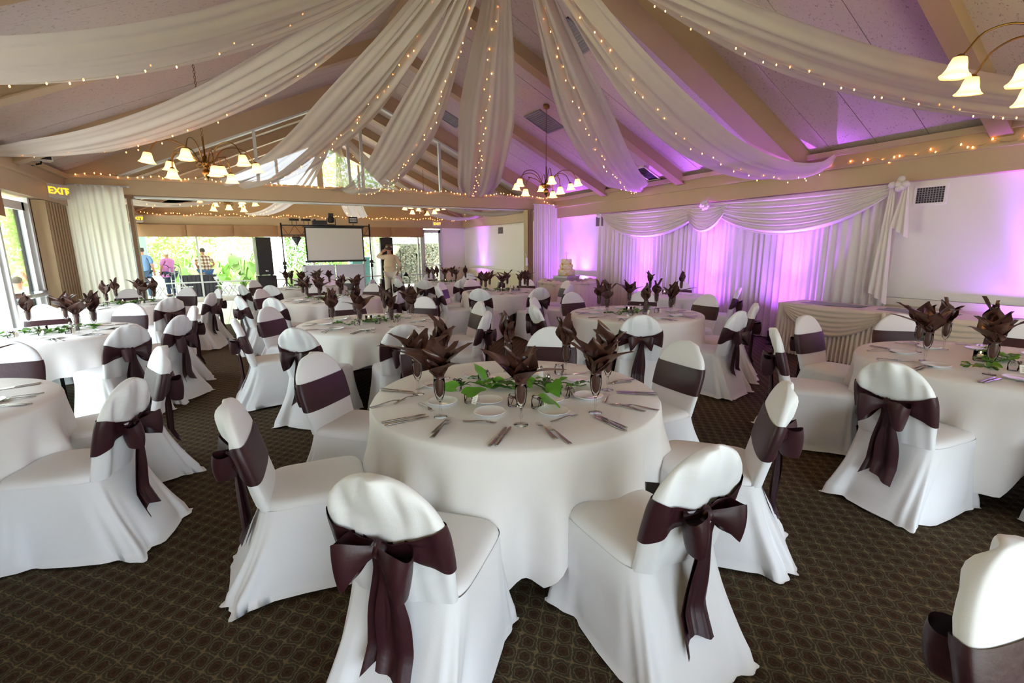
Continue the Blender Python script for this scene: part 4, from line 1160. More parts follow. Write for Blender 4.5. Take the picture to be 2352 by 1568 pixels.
# single large leaves standing in jars
bigL = heart_leaf(.115, .105, .3, .12).mesh('pothos_leaf', M_leaf)
for u, v, dz, e, lab in ((1045, 890, .075, (.9, -.3, 2.9), 'big pothos leaf leaning out of the leftmost jar, nearest table'), (1072, 905, .085, (.2, -.35, .0), 'broad bright pothos leaf above the tagged jar, nearest table'),
        (1110, 868, .08, (.3, -1.1, 1.9), 'upright dark pothos leaf in the far jar, nearest table'), (1268, 880, .07, (.5, .2, 4.4), 'pothos leaf hanging beside the pepper shaker'), (1245, 915, .07, (.2, .25, -.3), 'pale pothos leaf right of the centre flute')):
    p = px(u, v, ZTOP+dz); o = ob('pothos_leaf', bigL); o.location = (p.x, p.y, ZTOP+dz); o.rotation_euler = e
    tag(o, lab, 'leaf', 'large leaves on the nearest table')
for k in TABLES:
    if k in ('main', 'L'): continue
    (x, y), R, ph, ca = TABLES[k]; rnd = random.Random(ord(k[0])+3); nm = ph.replace('the ', '', 1)
    if k != 'G':
        a = rnd.uniform(-.4, .4)
        VINES[1+rnd.randrange(2)].place((x-.12*cos(a), y-.12*sin(a), ZTOP), a, 'green vine garland on the left half of %s' % nm, 'vine garlands')
        VINES[rnd.randrange(3)].place((x+.14*cos(a), y+.10, ZTOP), a+.5, 'green vine garland on the right half of %s' % nm, 'vine garlands')
        for q, w_ in ((-.20, 'left'), (.24, 'right'), (.03, 'middle')):
            JAR[rnd.randrange(2)].place((x+q, y-.13+rnd.uniform(-.02, .02), ZTOP), rnd.uniform(-1, 1), 'small ribboned jar at the %s of the vines, %s' % (w_, nm), 'jars on '+nm)
        SALT.place((x+.20, y+.12, ZTOP), 0, 'salt shaker among the vines on %s' % nm); PEPR.place((x+.26, y+.10, ZTOP), 0, 'pepper shaker among the vines on %s' % nm)
    CAN.place((x-.02, y+.10, ZTOP), 0, 'ribboned glass candle holder at the middle of %s' % nm, 'candle holders')
rose_thing(4.0, 4.30, 'white rose at the left of the vine on right-centre table'); rose_thing(4.08, 4.18, 'white rose nearer us, left of vine on right-centre table')
# plain place cards on the right table
for i, (dx, dy, wd_) in enumerate(((-.22, -.20, 'left'), (-.02, -.30, 'front'))):
    M = Matrix.Rotation(radians(-25), 4, 'X')
    t = thing('place_card', 'ivory tent card with handwriting, %s of vines, right-edge table' % wd_, 'card', (TABLES['H'][0][0]+dx, TABLES['H'][0][1]+dy, ZTOP), -.9+i*.3, 'cards on the right-edge table')
    cdp = part('card_face', MB().poly([(-.04, 0, 0), (.04, 0, 0), (.04, .0, .055), (-.04, 0, .055)], (0, .001, 0), M), M_card, t, False)
    ln = MB()
    for q in range(3): ln.box(-.028, .026-q*.008, -.001, -.0003, .012+q*.013, .0145+q*.013, M)
    ob('handwriting', ln.mesh('handwriting', M_black, False), cdp)

# ------------------------------------------------------------------ cake table and cake
def pleat_skirt_round(R, z1, n=90, amp=.012, flare=.06):
    return MB().grid(lambda a, b: ((R+flare*b+amp*(.3+b)*sin(2*pi*n*a/2)*1.0+.006*sin(37*a))*cos(2*pi*a), (R+flare*b+amp*(.3+b)*sin(2*pi*n*a/2)+.006*sin(37*a))*sin(2*pi*a), z1*(1-b)+.01), n*4, 5, cu=True)
CK = (6.98, 9.62)
t = thing('cake_table', 'round cake table with pleated pink-lit skirting and ruffled top', 'table', (CK[0], CK[1], 0))
part('tabletop', MB().lathe([(.70, .72), (.72, .73), (.72, .748), (0, .75)], 48), M_ivory, t)
part('skirting', pleat_skirt_round(.725, .735), M_ivory, t)
def ruff(a, b):
    g = 2*pi*a; rr = .66+.085*cos(2*pi*b)*(1+.35*sin(11*g))+.02*sin(23*g); z = .775+.05*sin(2*pi*b)*(1+.4*sin(9*g+1))+.014*sin(31*g)
    return (rr*cos(g), rr*sin(g), z)
part('ruffle', MB().grid(ruff, 150, 8, cu=True, cv=True), M_ivory, t)
tb = MB()
tc_ = thing('wedding_cake', 'three-tier ivory cake with yellow piping and a heart topper', 'cake', (CK[0]-.12, CK[1]-.05, .945))
part('cake_board', MB().lathe([(.225, -.008), (.225, .0), (0, .0)], 40), M_silver, tc_)
z = 0
for i, (r, h) in enumerate(((.20, .14), (.155, .125), (.125, .125))):
    tr = part('cake_tier', MB().lathe([(r, z), (r, z+h-.006), (r-.006, z+h), (0, z+h)], 48), M_icing, tc_)
    pm = MB(); ns = (8, 7, 6)[i]
    for s_ in range(ns):
        P = []
        for q in range(9):
            a = 2*pi*(s_+q/8)/ns; zz = z+h*.88-h*.42*(1-(2*q/8-1)**2); P.append(((r+.004)*cos(a), (r+.004)*sin(a), zz))
        pm.tube(P, .0045, 5)
        a = 2*pi*(s_)/ns; pm.ball(((r+.004)*cos(a), (r+.004)*sin(a), z+h*.88), .009, 6)
        a = 2*pi*(s_+.5)/ns; pm.ball(((r+.003)*cos(a), (r+.003)*sin(a), z+h*.22), .006, 5)
    P = [((r+.003)*cos(q*pi/20), (r+.003)*sin(q*pi/20), z+.006) for q in range(40)]; pm.tube(P, .006, 5, closed=True)
    ob('piping', pm.mesh('piping', mat('pale_yellow_piping_%d' % i, 'e9cf78', .5, noise_=(8, .05))), tr)
    z += h
def flower(a, r, z, s=.03):
    mb = MB()
    for k in range(8):
        g = 2*pi*k/8; mb.ball((r*cos(a)+.0, r*sin(a)+s*.8*cos(g), z+s*.8*sin(g)), (s*.35, s*.45, s*.45), 6)
    mb.ball((r*cos(a)-.01, r*sin(a), z), s*.5, 6)
    part('icing_flower', mb, M_yellow, tc_)
for a, r, z_ in ((-2.2, .21, .02), (-2.75, .185, .15), (-1.45, .145, .27), (-2.9, .15, .27)): flower(a, r, z_)
hp = [Vector((0, .035*(16*sin(q)**3)/16, .045+.03*(13*cos(q)-5*cos(2*q)-2*cos(3*q)-cos(4*q))/13)) for q in [2*pi*k/24 for k in range(24)]]
part('heart_topper', MB().tube([(q.x, q.y, q.z+.47) for q in hp], .004, 6, closed=True).tube([(0, 0, .385), (0, 0, .48)], .006, 6), M_silver, tc_)
t = thing('cake_stand', 'square silver cake stand with crystal beading under the cake', 'stand', (CK[0]-.12, CK[1]-.05, .79), radians(12))
part('stand_box', MB().box(-.225, .225, -.225, .225, .018, .145), M_silver, t, False)
part('stand_rim', MB().box(-.235, .235, -.235, .235, 0, .02).box(-.235, .235, -.235, .235, .128, .146), M_silver, t, False)
bd = MB()
for q in range(22):
    for zz in (.04, .06, .08, .10):
        c_ = -.21+.42*q/21; bd.ball((c_, -.228, zz), .008, 5); bd.ball((-.228, c_, zz), .008, 5)
o = part('crystal_beads', bd, M_steel, t); o['kind'] = 'stuff'
t = tag(ob('folded_cloth', MB().ball((0, 0, .01), (.09, .05, .012), 8).mesh('folded_cloth', M_purple)), 'dark folded cloth patch on the ruffle left of the cake', 'cloth'); t.location = (CK[0]-.35, CK[1]+.42, .80)

# ------------------------------------------------------------------ long skirted table at the right
LX0, LX1, LY0, LY1 = 7.06, 7.76, .55, 4.32
t = thing('buffet_table', 'long table with pleated cream skirting along the right wall', 'table', (LX0, LY0, 0))
L1 = LY1-LY0; W1 = LX1-LX0
part('tabletop', MB().box(.01, W1-.01, .01, L1-.01, .715, .752), M_ivory, t, False)
def sk(u, v):
    Lt = W1+L1+W1; s_ = u*Lt; d = .014*(.35+v)*sin(2*pi*s_/.055+.6*sin(s_*5))+.006*sin(s_*19)
    o_ = .03*v+d
    if s_ < W1: return (W1-s_, L1+o_, .745*(1-v)+.008)
    if s_ < W1+L1: return (-o_, L1-(s_-W1), .745*(1-v)+.008)
    return (s_-W1-L1, -o_, .745*(1-v)+.008)
part('skirting', MB().grid(sk, 900, 5), M_ivory, t)
def fswag(ya, yb, dip):
    def g(u, v):
        y = ya+(yb-ya)*u; c_ = (4*u*(1-u))**.8
        z = .752-dip*c_*v**.9-.04*v*(1-c_); x = -.035-.05*c_*v+.016*min(1, c_*2)*sin(2*pi*(6*v+.2*sin(3*u)))
        return (x, y, z)
    return MB().grid(g, 40, 30)
for a, b in ((L1-.10, L1-1.42), (L1-1.42, L1-2.74), (L1-2.74, .05)): part('front_swag', fswag(a, b, .40), M_ivory, t)
for a in (1.42, 2.74): part('swag_gather', MB().ball((-.07, L1-a, .70), (.03, .03, .06), 8).ball((-.06, L1-a, .60), (.02, .025, .05), 8), M_ivory, t)
for i, yy in enumerate((3.72, 2.72, 1.55)):
    def rn(u, b): return ((u-.5)*.50*(1-abs(2*b-1)*.35), (b-.5)*.80, .004+.004*sin(u*9+b*5))
    o = ob('overlay_cloth', MB().grid(rn, 8, 12).mesh('overlay_cloth', M_purple)); o.location = (LX0+.38, yy, .752)
    tag(o, 'dark plum cloth laid on the long table, %s' % ('far left one', 'middle one', 'nearest right one')[i], 'cloth', 'plum cloths on the long table')

# ------------------------------------------------------------------ far room: dance floor, stage gear
t = thing('dance_floor', 'pale laid dance floor shining before the back windows', 'dance floor', (0, 0, 0))
nx, ny = 6, 6
for i in range(nx):
    for j in range(ny):
        x0 = -2.4+i*.98; y0 = 12.25+j*.98
        ob('floor_panel', MB().box(x0+.003, x0+.977, y0+.003, y0+.977, .001, .016).mesh('floor_panel', M_dance, False), t)
part('edge_trim', MB().box(-2.46, 3.54, 12.19, 12.25, .001, .014).box(3.48, 3.54, 12.19, 18.13, .001, .014), M_alu, t, False)
def speaker(lab, x, y, w_, h1, h2, rz):
    t = thing('loudspeaker', lab+' top cabinet', 'loudspeaker', (x, y, h1+.02), rz)
    part('cabinet', MB().box(-w_/2, w_/2, -.16, .22, 0, h2), M_black, t, False)
    part('grille', MB().box(-w_/2+.015, w_/2-.015, -.175, -.16, .02, h2-.02), M_grille, t, False)
    part('badge', MB().lathe([(0, 0), (.045, 0), (.045, .006), (0, .006)], 16, M=Matrix.Translation((.02, -.175, .12)) @ Matrix.Rotation(pi/2, 4, 'X') @ Matrix.Diagonal((1, .6, 1, 1))), M_alu, t)
    part('foot', MB().box(-w_/2+.03, -w_/2+.07, -.1, .15, -.02, 0).box(w_/2-.07, w_/2-.03, -.1, .15, -.02, 0), M_black, t, False)
    t = thing('subwoofer', lab+' bass cabinet', 'loudspeaker', (x, y, .018), rz)
    part('cabinet', MB().box(-w_/2-.05, w_/2+.05, -.22, .26, 0, h1-.02), M_black, t, False)
    part('grille', MB().box(-w_/2-.03, w_/2+.03, -.235, -.22, .03, h1-.05), M_grille, t, False)
speaker('tall black loudspeaker left of the screen,', .55, 16.2, .40, .88, 1.10, radians(5))
speaker('tall black loudspeaker behind the man in cream,', 4.22, 16.2, .40, .64, 1.34, radians(-8))
# truss on tripod stands
TY = 15.5
def stand(lab, x):
    t = thing('tripod_stand', lab, 'stand', (x, TY, .016))
    part('mast', MB().tube([(0, 0, .08), (0, 0, 1.3)], .022, 8).tube([(0, 0, 1.2), (0, 0, 2.32)], .016, 8), M_blackmetal, t)
    part('clamp', MB().box(-.05, .05, -.04, .04, 1.18, 1.27).tube([(.04, 0, 1.22), (.10, 0, 1.18)], .010, 6), M_black, t, False)
    part('crank', MB().box(-.04, .04, -.05, -.02, 1.05, 1.16), M_black, t, False)
    for k in range(3):
        a = 2*pi*k/3+.5; part('leg', MB().tube([(0, 0, .70), (.52*cos(a), .52*sin(a), .012)], .013, 6).tube([(0, 0, .25), (.33*cos(a), .33*sin(a), .26)], .008, 6), M_blackmetal, t)
stand('black tripod stand left of the screen holding the truss', 1.04); stand('black tripod stand right of the screen holding the truss', 3.54)
t = thing('lighting_truss', 'black lattice truss carried over the screen by two tripods', 'truss', (1.04, TY, 2.05))
part('chord', MB().tube([(0, 0, .28), (2.5, 0, .28)], .018, 8), M_blackmetal, t)
part('chord', MB().tube([(0, 0, 0), (2.5, 0, 0)], .015, 8), M_blackmetal, t)
zz = MB(); n = 14
for i in range(n): zz.tube([(2.5*i/n, 0, 0 if i % 2 else .28), (2.5*(i+1)/n, 0, .28 if i % 2 else 0)], .005, 5)
part('lattice', zz, M_blackmetal, t)
part('end_post', MB().tube([(0, 0, -.04), (0, 0, .34)], .024, 8).tube([(2.5, 0, -.04), (2.5, 0, .34)], .024, 8), M_blackmetal, t)
def fixture(lab, x, shape):
    t = thing('stage_light', lab, 'stage light', (x, TY, 2.35), 0, 'stage lights on the truss')
    if shape == 'bar':
        part('head', MB().tube([(-.13, 0, .14), (.13, 0, .14)], .035, 10), M_black, t); part('yoke', MB().tube([(-.06, 0, .0), (-.06, 0, .12)], .008, 6).tube([(.06, 0, 0), (.06, 0, .12)], .008, 6), M_black, t)
        part('lens', MB().lathe([(0, 0), (.03, 0), (.03, .01)], 10, M=Matrix.Translation((.13, 0, .14)) @ Matrix.Rotation(pi/2, 4, 'Y')), M_alu, t)
    if shape == 'box':
        part('head', MB().box(-.19, .19, -.12, .12, .0, .12).box(-.15, -.09, -.05, .05, .12, .16), M_black, t, False)
    if shape == 'scan':
        part('head', MB().lathe([(.06, .06), (.10, .10), (.10, .20), (.07, .26)], 12), M_black, t); part('hood', MB().box(-.07, .07, -.08, .08, .24, .34), M_black, t, False); part('yoke', MB().box(-.13, -.11, -.02, .02, .0, .20).box(.11, .13, -.02, .02, .0, .20).box(-.13, .13, -.03, .03, .0, .02), M_black, t, False)
    if shape == 'panel':
        part('head', MB().box(-.13, .13, -.05, .05, .06, .25), M_black, t, False)
        b_ = MB()
        for i in range(6):
            for j in range(3): b_.box(-.10+i*.034, -.075+i*.034, -.056, -.05, .10+j*.04, .125+j*.04)
        o = part('led_array', b_, M_alu, t, False); o['kind'] = 'stuff'
        part('yoke', MB().tube([(0, 0, 0), (0, 0, .07)], .012, 6), M_black, t)
fixture('black twin stage light at the left end of truss', 1.40, 'bar'); fixture('small barrel stage light second from left on truss', 1.72, 'bar'); fixture('flat black stage light box on the truss', 2.08, 'box')
fixture('round black scanner light in the middle of truss', 2.42, 'scan'); fixture('square black panel light at right of truss', 3.06, 'panel')
t = thing('stage_effect_light', 'black diamond-shaped effect light hanging under the left truss', 'stage light', (1.42, TY, 2.03))
part('shell', MB().lathe([(0, -.30), (.135, -.06), (.10, -.02), (0, -.02)], 4), M_black, t, False)
part('hook', MB().tube([(-.07, 0, -.02), (-.05, 0, .02)], .008, 6).tube([(.07, 0, -.02), (.05, 0, .02)], .008, 6), M_blackmetal, t)
t = thing('projection_screen', 'blank white projection screen with black border at the back', 'screen', (2.48, TY-.10, 1.28))
part('screen_fabric', MB().grid(lambda u, v: (-.80+1.60*u, .004*sin(5*u+2*v)*v, .97-.95*v+.04*u*0), 20, 10), M_screen, t)
part('black_border', MB().box(-.84, -.80, -.004, .006, .02, .99).box(.80, .84, -.004, .006, .02, .99).box(-.84, .84, -.004, .006, .97, 1.0).box(-.84, .84, -.004, .006, .01, .03), M_black, t, False)
part('bottom_bar', MB().box(-.88, .88, -.025, .025, -.03, .025), M_black, t, False)
part('roller_case', MB().tube([(-.88, .02, 1.02), (.88, .02, 1.02)], .03, 10), M_black, t)
t = thing('booth_facade', 'aluminium framed booth facade with translucent white panels under screen', 'booth', (1.52, 15.05, .016))
for k, (x0, x1) in enumerate(((0.0, .84), (.86, 1.70))):
    part('facade_frame', MB().box(x0, x0+.03, -.015, .015, 0, 1.17).box(x1-.03, x1, -.015, .015, 0, 1.17).box(x0, x1, -.015, .015, 1.14, 1.17).box(x0, x1, -.015, .015, 0, .03), M_alu, t, False)
    part('facade_panel', MB().box(x0+.03, x1-.03, -.004, .004, .03, 1.14), M_booth, t, False)
part('facade_frame', MB().box(-.03, -.0, 0, .5, 1.14, 1.17).box(-.03, 0, .47, .5, 0, 1.17).box(-.03, 0, 0, .03, 0, 1.17), M_alu, t, False)
part('facade_panel', MB().box(-.02, -.012, .03, .47, .03, 1.14), M_booth, t, False)
l = bpy.data.lights.new('pink_lamp', 'POINT'); l.energy = 14; l.color = (1, .25, .45); l.shadow_soft_size = .08
t2 = thing('booth_uplight', 'pink floor lamp glowing behind the booth panels', 'uplight', (2.1, 15.45, .016))
part('lamp_can', MB().lathe([(.06, 0), (.08, .02), (.08, .14), (0, .14)], 14), M_black, t2); o = ob('beam', l, t2); o.location = (0, 0, .30)
t = thing('mixer_table', 'low black equipment desk hidden behind the booth facade', 'table', (1.65, 15.55, .016))
part('desk_top', MB().box(0, 1.3, 0, .5, .72, .76), M_black, t, False)
for x_ in (.05, 1.25):
    for y_ in (.05, .45): part('leg', MB().box(x_-.02, x_+.02, y_-.02, y_+.02, 0, .72), M_blackmetal, t, False)
t = thing('mixer', 'black audio mixer on the equipment desk behind booth', 'mixer', (2.0, 15.8, .776))
part('mixer_body', MB().box(-.3, .3, -.2, .2, 0, .10), M_black, t, False); kn_ = MB()
for i in range(10):
    for j in range(3): kn_.lathe([(.01, .10), (.008, .12), (0, .12)], 6, (-.25+i*.055, -.12+j*.1, 0))
o = part('knobs', kn_, M_alu, t); o['kind'] = 'stuff'
# microphone stands, lamp, wheeled case
def micstand(lab, x, y, h, m_, boom=False):
    t = thing('microphone_stand', lab, 'stand', (x, y, 0))
    part('pole', MB().tube([(0, 0, .02), (0, 0, h)], .010, 8), m_, t)
    part('base', MB().lathe([(.13, 0), (.13, .012), (.03, .03), (.012, .05)], 20), M_blackmetal, t)
    part('microphone', MB().lathe([(.010, h), (.014, h+.10), (.024, h+.12), (.024, h+.16), (0, h+.175)], 10), M_black, t)
micstand('black microphone stand beside the man in cream', 4.62, 16.0, 1.42, M_blackmetal); micstand('chrome microphone stand left of the wheeled case', 5.05, 15.6, 1.30, M_alu)
t = thing('flood_lamp', 'small black flood lamp on a short stand by the case', 'lamp', (4.98, 16.5, 0))
part('pole', MB().tube([(.08, 0, 0), (.08, 0, .62)], .010, 6).tube([(.08, 0, .6), (-.02, 0, .74)], .010, 6), M_blackmetal, t)
part('lamp_head', MB().lathe([(.03, -.08), (.09, .06), (0, .06)], 10, M=Matrix.Translation((-.04, 0, .74)) @ Matrix.Rotation(radians(-60), 4, 'Y')), M_black, t); part('base', MB().lathe([(.12, 0), (.11, .015), (0, .02)], 16, (.08, 0, 0)), M_blackmetal, t)
t = thing('wheeled_case', 'black wheeled case with raised pull handle by the windows', 'case', (5.45, 15.6, 0))
part('case_body', MB().grid(lambda a, b: ((.20-.05*b*b)*math.copysign(abs(cos(2*pi*a))**.5, cos(2*pi*a)), .13*math.copysign(abs(sin(2*pi*a))**.5, sin(2*pi*a)), .05+.66*b), 28, 8, cu=True, cap0=True, cap1=True), M_black, t)
part('pull_handle', MB().tube([(-.07, 0, .68), (-.07, 0, 1.00), (.07, 0, 1.00), (.07, 0, .68)], .010, 6), M_blackmetal, t)
for x_ in (-.15, .15): part('wheel', MB().tube([(x_-.02, .08, .045), (x_+.02, .08, .045)], .045, 12), M_black, t)

# ------------------------------------------------------------------ people
def skin_mesh(name, J, E_, m_, lvl=2, root=None):
    me = bpy.data.meshes.new(name); keys = list(J); idx = {k: i for i, k in enumerate(keys)}
    me.from_pydata([J[k][0] for k in keys], [(idx[a], idx[b]) for a, b in E_], []); me.update()
    o = bpy.data.objects.new(name, me); COL.objects.link(o)
    sk_ = o.modifiers.new('s', 'SKIN'); sk_.use_smooth_shade = True
    for i, k in enumerate(keys):
        r = J[k][1]; me.skin_vertices[0].data[i].radius = r if isinstance(r, tuple) else (r, r)
        me.skin_vertices[0].data[i].use_root = (k == (root or keys[0]))
    sb = o.modifiers.new('u', 'SUBSURF'); sb.levels = lvl; sb.render_levels = lvl
    dg = bpy.context.evaluated_depsgraph_get(); em = bpy.data.meshes.new_from_object(o.evaluated_get(dg))
    bpy.data.objects.remove(o); em.name = name; em.materials.clear(); em.materials.append(m_)
    em.polygons.foreach_set('use_smooth', [True]*len(em.polygons))
    return em
def person(lab, loc, rz, h, shirt, trousers, hair, girth=1.0, arms=None, lean=0, hatm=None, skirt=None, shoes=None, sleeves=.5, head_turn=0, bald=False):
    """faces -y in its own frame before rz; arms: dict side -> (elbow, hand) offsets from the shoulder in units of height"""
    t = thing('person', lab, 'person', loc, rz)
    k = h/1.75; g = girth
    V = lambda x, y, z: Vector((x*k, (y-lean*max(0, z-.95))*k, z*k))
    arms = arms or {}
    J = {'pelvis': (V(0, 0, .95), (.155*g*k, .115*g*k)), 'waist': (V(0, 0, 1.10), (.150*g*k, .11*g*k)), 'chest': (V(0, 0, 1.28), (.165*g*k, .115*g*k)),
         'collar': (V(0, 0, 1.43), (.11*k, .075*k)), 'neck': (V(0, -.01, 1.50), .055*k), 'nape': (V(0, -.015, 1.56), (.062*k, .068*k)), 'skull': (V(0, -.02, 1.64), (.074*k, .092*k)), 'crown': (V(0, -.01, 1.70), (.060*k, .075*k))}
    E_ = [('pelvis', 'waist'), ('waist', 'chest'), ('chest', 'collar'), ('collar', 'neck'), ('neck', 'nape'), ('nape', 'skull'), ('skull', 'crown')]
    for s_, n_ in ((-1, 'l'), (1, 'r')):
        sh = V(.19*s_*(.5+.5*g), 0, 1.40); el, ha = arms.get(n_, ((.05*s_, .02, -.29), (.06*s_, -.05, -.54)))
        eb = sh+Vector(el)*k; hd = sh+Vector(ha)*k; d = (hd-eb).normalized()
        J['sh'+n_] = (sh, .062*k); J['el'+n_] = (eb, .043*k); J['wr'+n_] = (hd, .030*k); J['pa'+n_] = (hd+d*.06*k, (.040*k, .022*k))
        E_ += [('collar', 'sh'+n_), ('sh'+n_, 'el'+n_), ('el'+n_, 'wr'+n_), ('wr'+n_, 'pa'+n_)]
        sd = d.cross(Vector((0, 1, 0))).normalized() if abs(d.y) < .9 else Vector((1, 0, 0))
        for f in range(5):
            q = hd+d*.075*k+sd*(.022*(f-1.5))*k if f < 4 else hd+d*.02*k-sd*.036*k
            J['f%d%s' % (f, n_)] = (q, .009*k); tip = q+d*((.075, .085, .08, .06)[f] if f < 4 else .04)*k-sd*(.0 if f < 4 else .025)*k+Vector((0, -.015*k, 0))
            J['g%d%s' % (f, n_)] = (tip, .007*k); E_ += [('pa'+n_ if f < 4 else 'wr'+n_, 'f%d%s' % (f, n_)), ('f%d%s' % (f, n_), 'g%d%s' % (f, n_))]
        J['hip'+n_] = (V(.09*s_, 0, .88), (.098*g*k, .10*g*k)); J['kn'+n_] = (V(.10*s_, -.02, .49), .058*k); J['an'+n_] = (V(.11*s_, .01, .09), .040*k); J['to'+n_] = (V(.12*s_, -.14, .035), (.045*k, .028*k))
        E_ += [('pelvis', 'hip'+n_), ('hip'+n_, 'kn'+n_), ('kn'+n_, 'an'+n_), ('an'+n_, 'to'+n_)]
    body = ob('body', skin_mesh('body', J, E_, M_skin), t)
    hc = J['skull'][0]
    R_ = Matrix.Rotation(head_turn, 4, 'Z').to_3x3()
    fc = MB()
    fc.ball(hc+R_ @ Vector((0, -.098, -.012))*k, (.014*k, .022*k, .022*k), 8)
    for s_ in (-1, 1): fc.ball(hc+R_ @ Vector((.078*s_, 0, -.01))*k, (.012*k, .022*k, .032*k), 8)
    ob('nose_and_ears', fc.mesh('nose_and_ears', M_skin), t)
    ey = MB()
    for s_ in (-1, 1): ey.ball(hc+R_ @ Vector((.030*s_, -.088, .012))*k, (.012*k, .007*k, .006*k), 8)
    ob('eyes', ey.mesh('eyes', M_black), t)
    ob('mouth', MB().ball(hc+R_ @ Vector((0, -.082, -.055))*k, (.024*k, .008*k, .006*k), 8).mesh('mouth', M_brown), t)
    # hair as a cap over the skull
    def cap(a, b):
        g_ = 2*pi*a; ph = b*pi*.62 if not bald else (.32+b*.38)*pi
        d_ = Vector((sin(ph)*cos(g_), sin(ph)*sin(g_), cos(ph)))
        front = max(0, -d_.y)*sm((ph-.9)/.6)
        q = Vector((d_.x*.088, d_.y*.108+.012, d_.z*.112+.022+front*.07))*k
        q *= (1-.22*front)
        return hc+R_ @ q+Vector((.002*sin(17*g_), .002*cos(13*g_), 0))*k
    ob('hair', MB().grid(cap, 28, 10, cu=True, cap0=not bald).mesh('hair', hair), t)
    # clothes: slightly larger skins
    S = {q: (J[q][0], tuple(x+.016*k for x in J[q][1])) for q in ('pelvis', 'waist', 'chest')}
    S['collar'] = (J['collar'][0]+Vector((0, 0, -.005*k)), (.125*k, .088*k)); S['hem'] = (V(0, 0, .86), (.185*g*k, .145*g*k)); S['nk'] = (V(0, -.005, 1.475), (.068*k, .062*k))
    SE = [('hem', 'pelvis'), ('pelvis', 'waist'), ('waist', 'chest'), ('chest', 'collar'), ('collar', 'nk')]
    for n_ in 'lr':
        a = J['sh'+n_][0]; b = J['el'+n_][0]; c_ = J['wr'+n_][0]
        S['sh'+n_] = (a, .078*k); SE.append(('collar', 'sh'+n_))
        if sleeves <= .5: S['cu'+n_] = (a.lerp(b, .8), .070*k); SE.append(('sh'+n_, 'cu'+n_))
        else: S['el'+n_] = (b, .062*k); S['cu'+n_] = (b.lerp(c_, .92), .044*k); SE += [('sh'+n_, 'el'+n_), ('el'+n_, 'cu'+n_)]
    ob('shirt', skin_mesh('shirt', S, SE, shirt, 2, 'pelvis'), t)
    if skirt:
        ob('dress_skirt', MB().grid(lambda a, b: ((.15+.14*b+.015*sin(14*pi*a)*b)*cos(2*pi*a)*k*g, (.12+.13*b+.015*sin(14*pi*a)*b)*sin(2*pi*a)*k*g, (1.05-.65*b)*k), 56, 8, cu=True).mesh('dress_skirt', skirt), t)
    else:
        T = {'pelvis': (V(0, 0, .93), (.165*g*k, .128*g*k))}; TE = []
        for n_ in 'lr':
            T['hip'+n_] = (J['hip'+n_][0], (.108*g*k, .112*g*k)); T['kn'+n_] = (J['kn'+n_][0], .084*k); T['an'+n_] = (J['an'+n_][0]+Vector((0, 0, -.01)), .072*k)
            TE += [('pelvis', 'hip'+n_), ('hip'+n_, 'kn'+n_), ('kn'+n_, 'an'+n_)]
        ob('trousers', skin_mesh('trousers', T, TE, trousers, 2), t)
    sh = MB()
    for n_ in 'lr':
        a = J['an'+n_][0]; sh.grid(lambda u, b: (a.x+(.045*k)*cos(2*pi*u)*(1-.25*b), a.y-.05*k+.13*k*sin(2*pi*u)*(1-.1*b)-.01*k, .0+.075*k*b), 18, 4, cu=True, cap0=True, cap1=True)
    ob('shoes', sh.mesh('shoes', shoes or M_black), t)
    if hatm:
        ob('hat', MB().lathe([(.150*k, .045*k), (.152*k, .052*k), (.098*k, .060*k), (.094*k, .125*k), (.075*k, .150*k), (0, .140*k)], 28, hc+Vector((0, -.0, 0)), None).mesh('hat', hatm[0]), t)
        ob('hat_band', MB().lathe([(.0995*k, .062*k), (.0975*k, .088*k)], 28, hc).mesh('hat_band', hatm[1]), t)
    return t
def plaid(name, c1, c2, c3, sc_=26):
    m_, nt, p = node_mat(name)
    tc = nt.nodes.new('ShaderNodeTexCoord'); s_ = nt.nodes.new('ShaderNodeSeparateXYZ'); nt.links.new(tc.outputs['Object'], s_.inputs[0])
    def wv(out_):
        a = nt.nodes.new('ShaderNodeMath'); a.operation = 'MULTIPLY'; a.inputs[1].default_value = sc_*2; nt.links.new(out_, a.inputs[0])
        b = nt.nodes.new('ShaderNodeMath'); b.operation = 'SINE'; nt.links.new(a.outputs[0], b.inputs[0]); return b.outputs[0]
    a = nt.nodes.new('ShaderNodeMath'); a.operation = 'ADD'; nt.links.new(wv(s_.outputs[0]), a.inputs[0]); nt.links.new(wv(s_.outputs[2]), a.inputs[1])
    r = nt.nodes.new('ShaderNodeMapRange'); r.inputs[1].default_value = -2; r.inputs[2].default_value = 2; nt.links.new(a.outputs[0], r.inputs[0])
    cr = nt.nodes.new('ShaderNodeValToRGB'); e = cr.color_ramp; e.elements[0].color = lin(c1); e.elements[1].color = lin(c3); e.elements[1].position = .75
    q = e.elements.new(.45); q.color = lin(c2); nt.links.new(r.outputs[0], cr.inputs[0]); nt.links.new(cr.outputs[0], p.inputs['Base Color']); p.inputs['Roughness'].default_value = .8
    return m_
M_blue = mat('blue_shirt_cloth', '6f8fb8', .8, noise_=(5, .1)); M_navy = mat('navy_trousers', '2f4058', .8, noise_=(5, .1)); M_pink = mat('pink_print_cloth', 'd98ad0', .8, noise_=(38, .35))
M_jeans = mat('denim', '4a6c9c', .85, noise_=(12, .2)); M_greyh = mat('white_hair', 'e6e2dc', .8, noise_=(30, .15)); M_darkh = mat('dark_hair', '4a4038', .8, noise_=(30, .3))
M_cream = mat('cream_shirt_cloth', 'e6cfae', .8, noise_=(4, .06)); M_khaki = mat('pale_trousers', 'e9e0d6', .8, noise_=(4, .06)); M_hat = mat('brown_straw', '5e4638', .8, noise_=(60, .3)); M_plaid = plaid('plaid_shirt_cloth', '6b4436', 'b09078', 'efe6da')
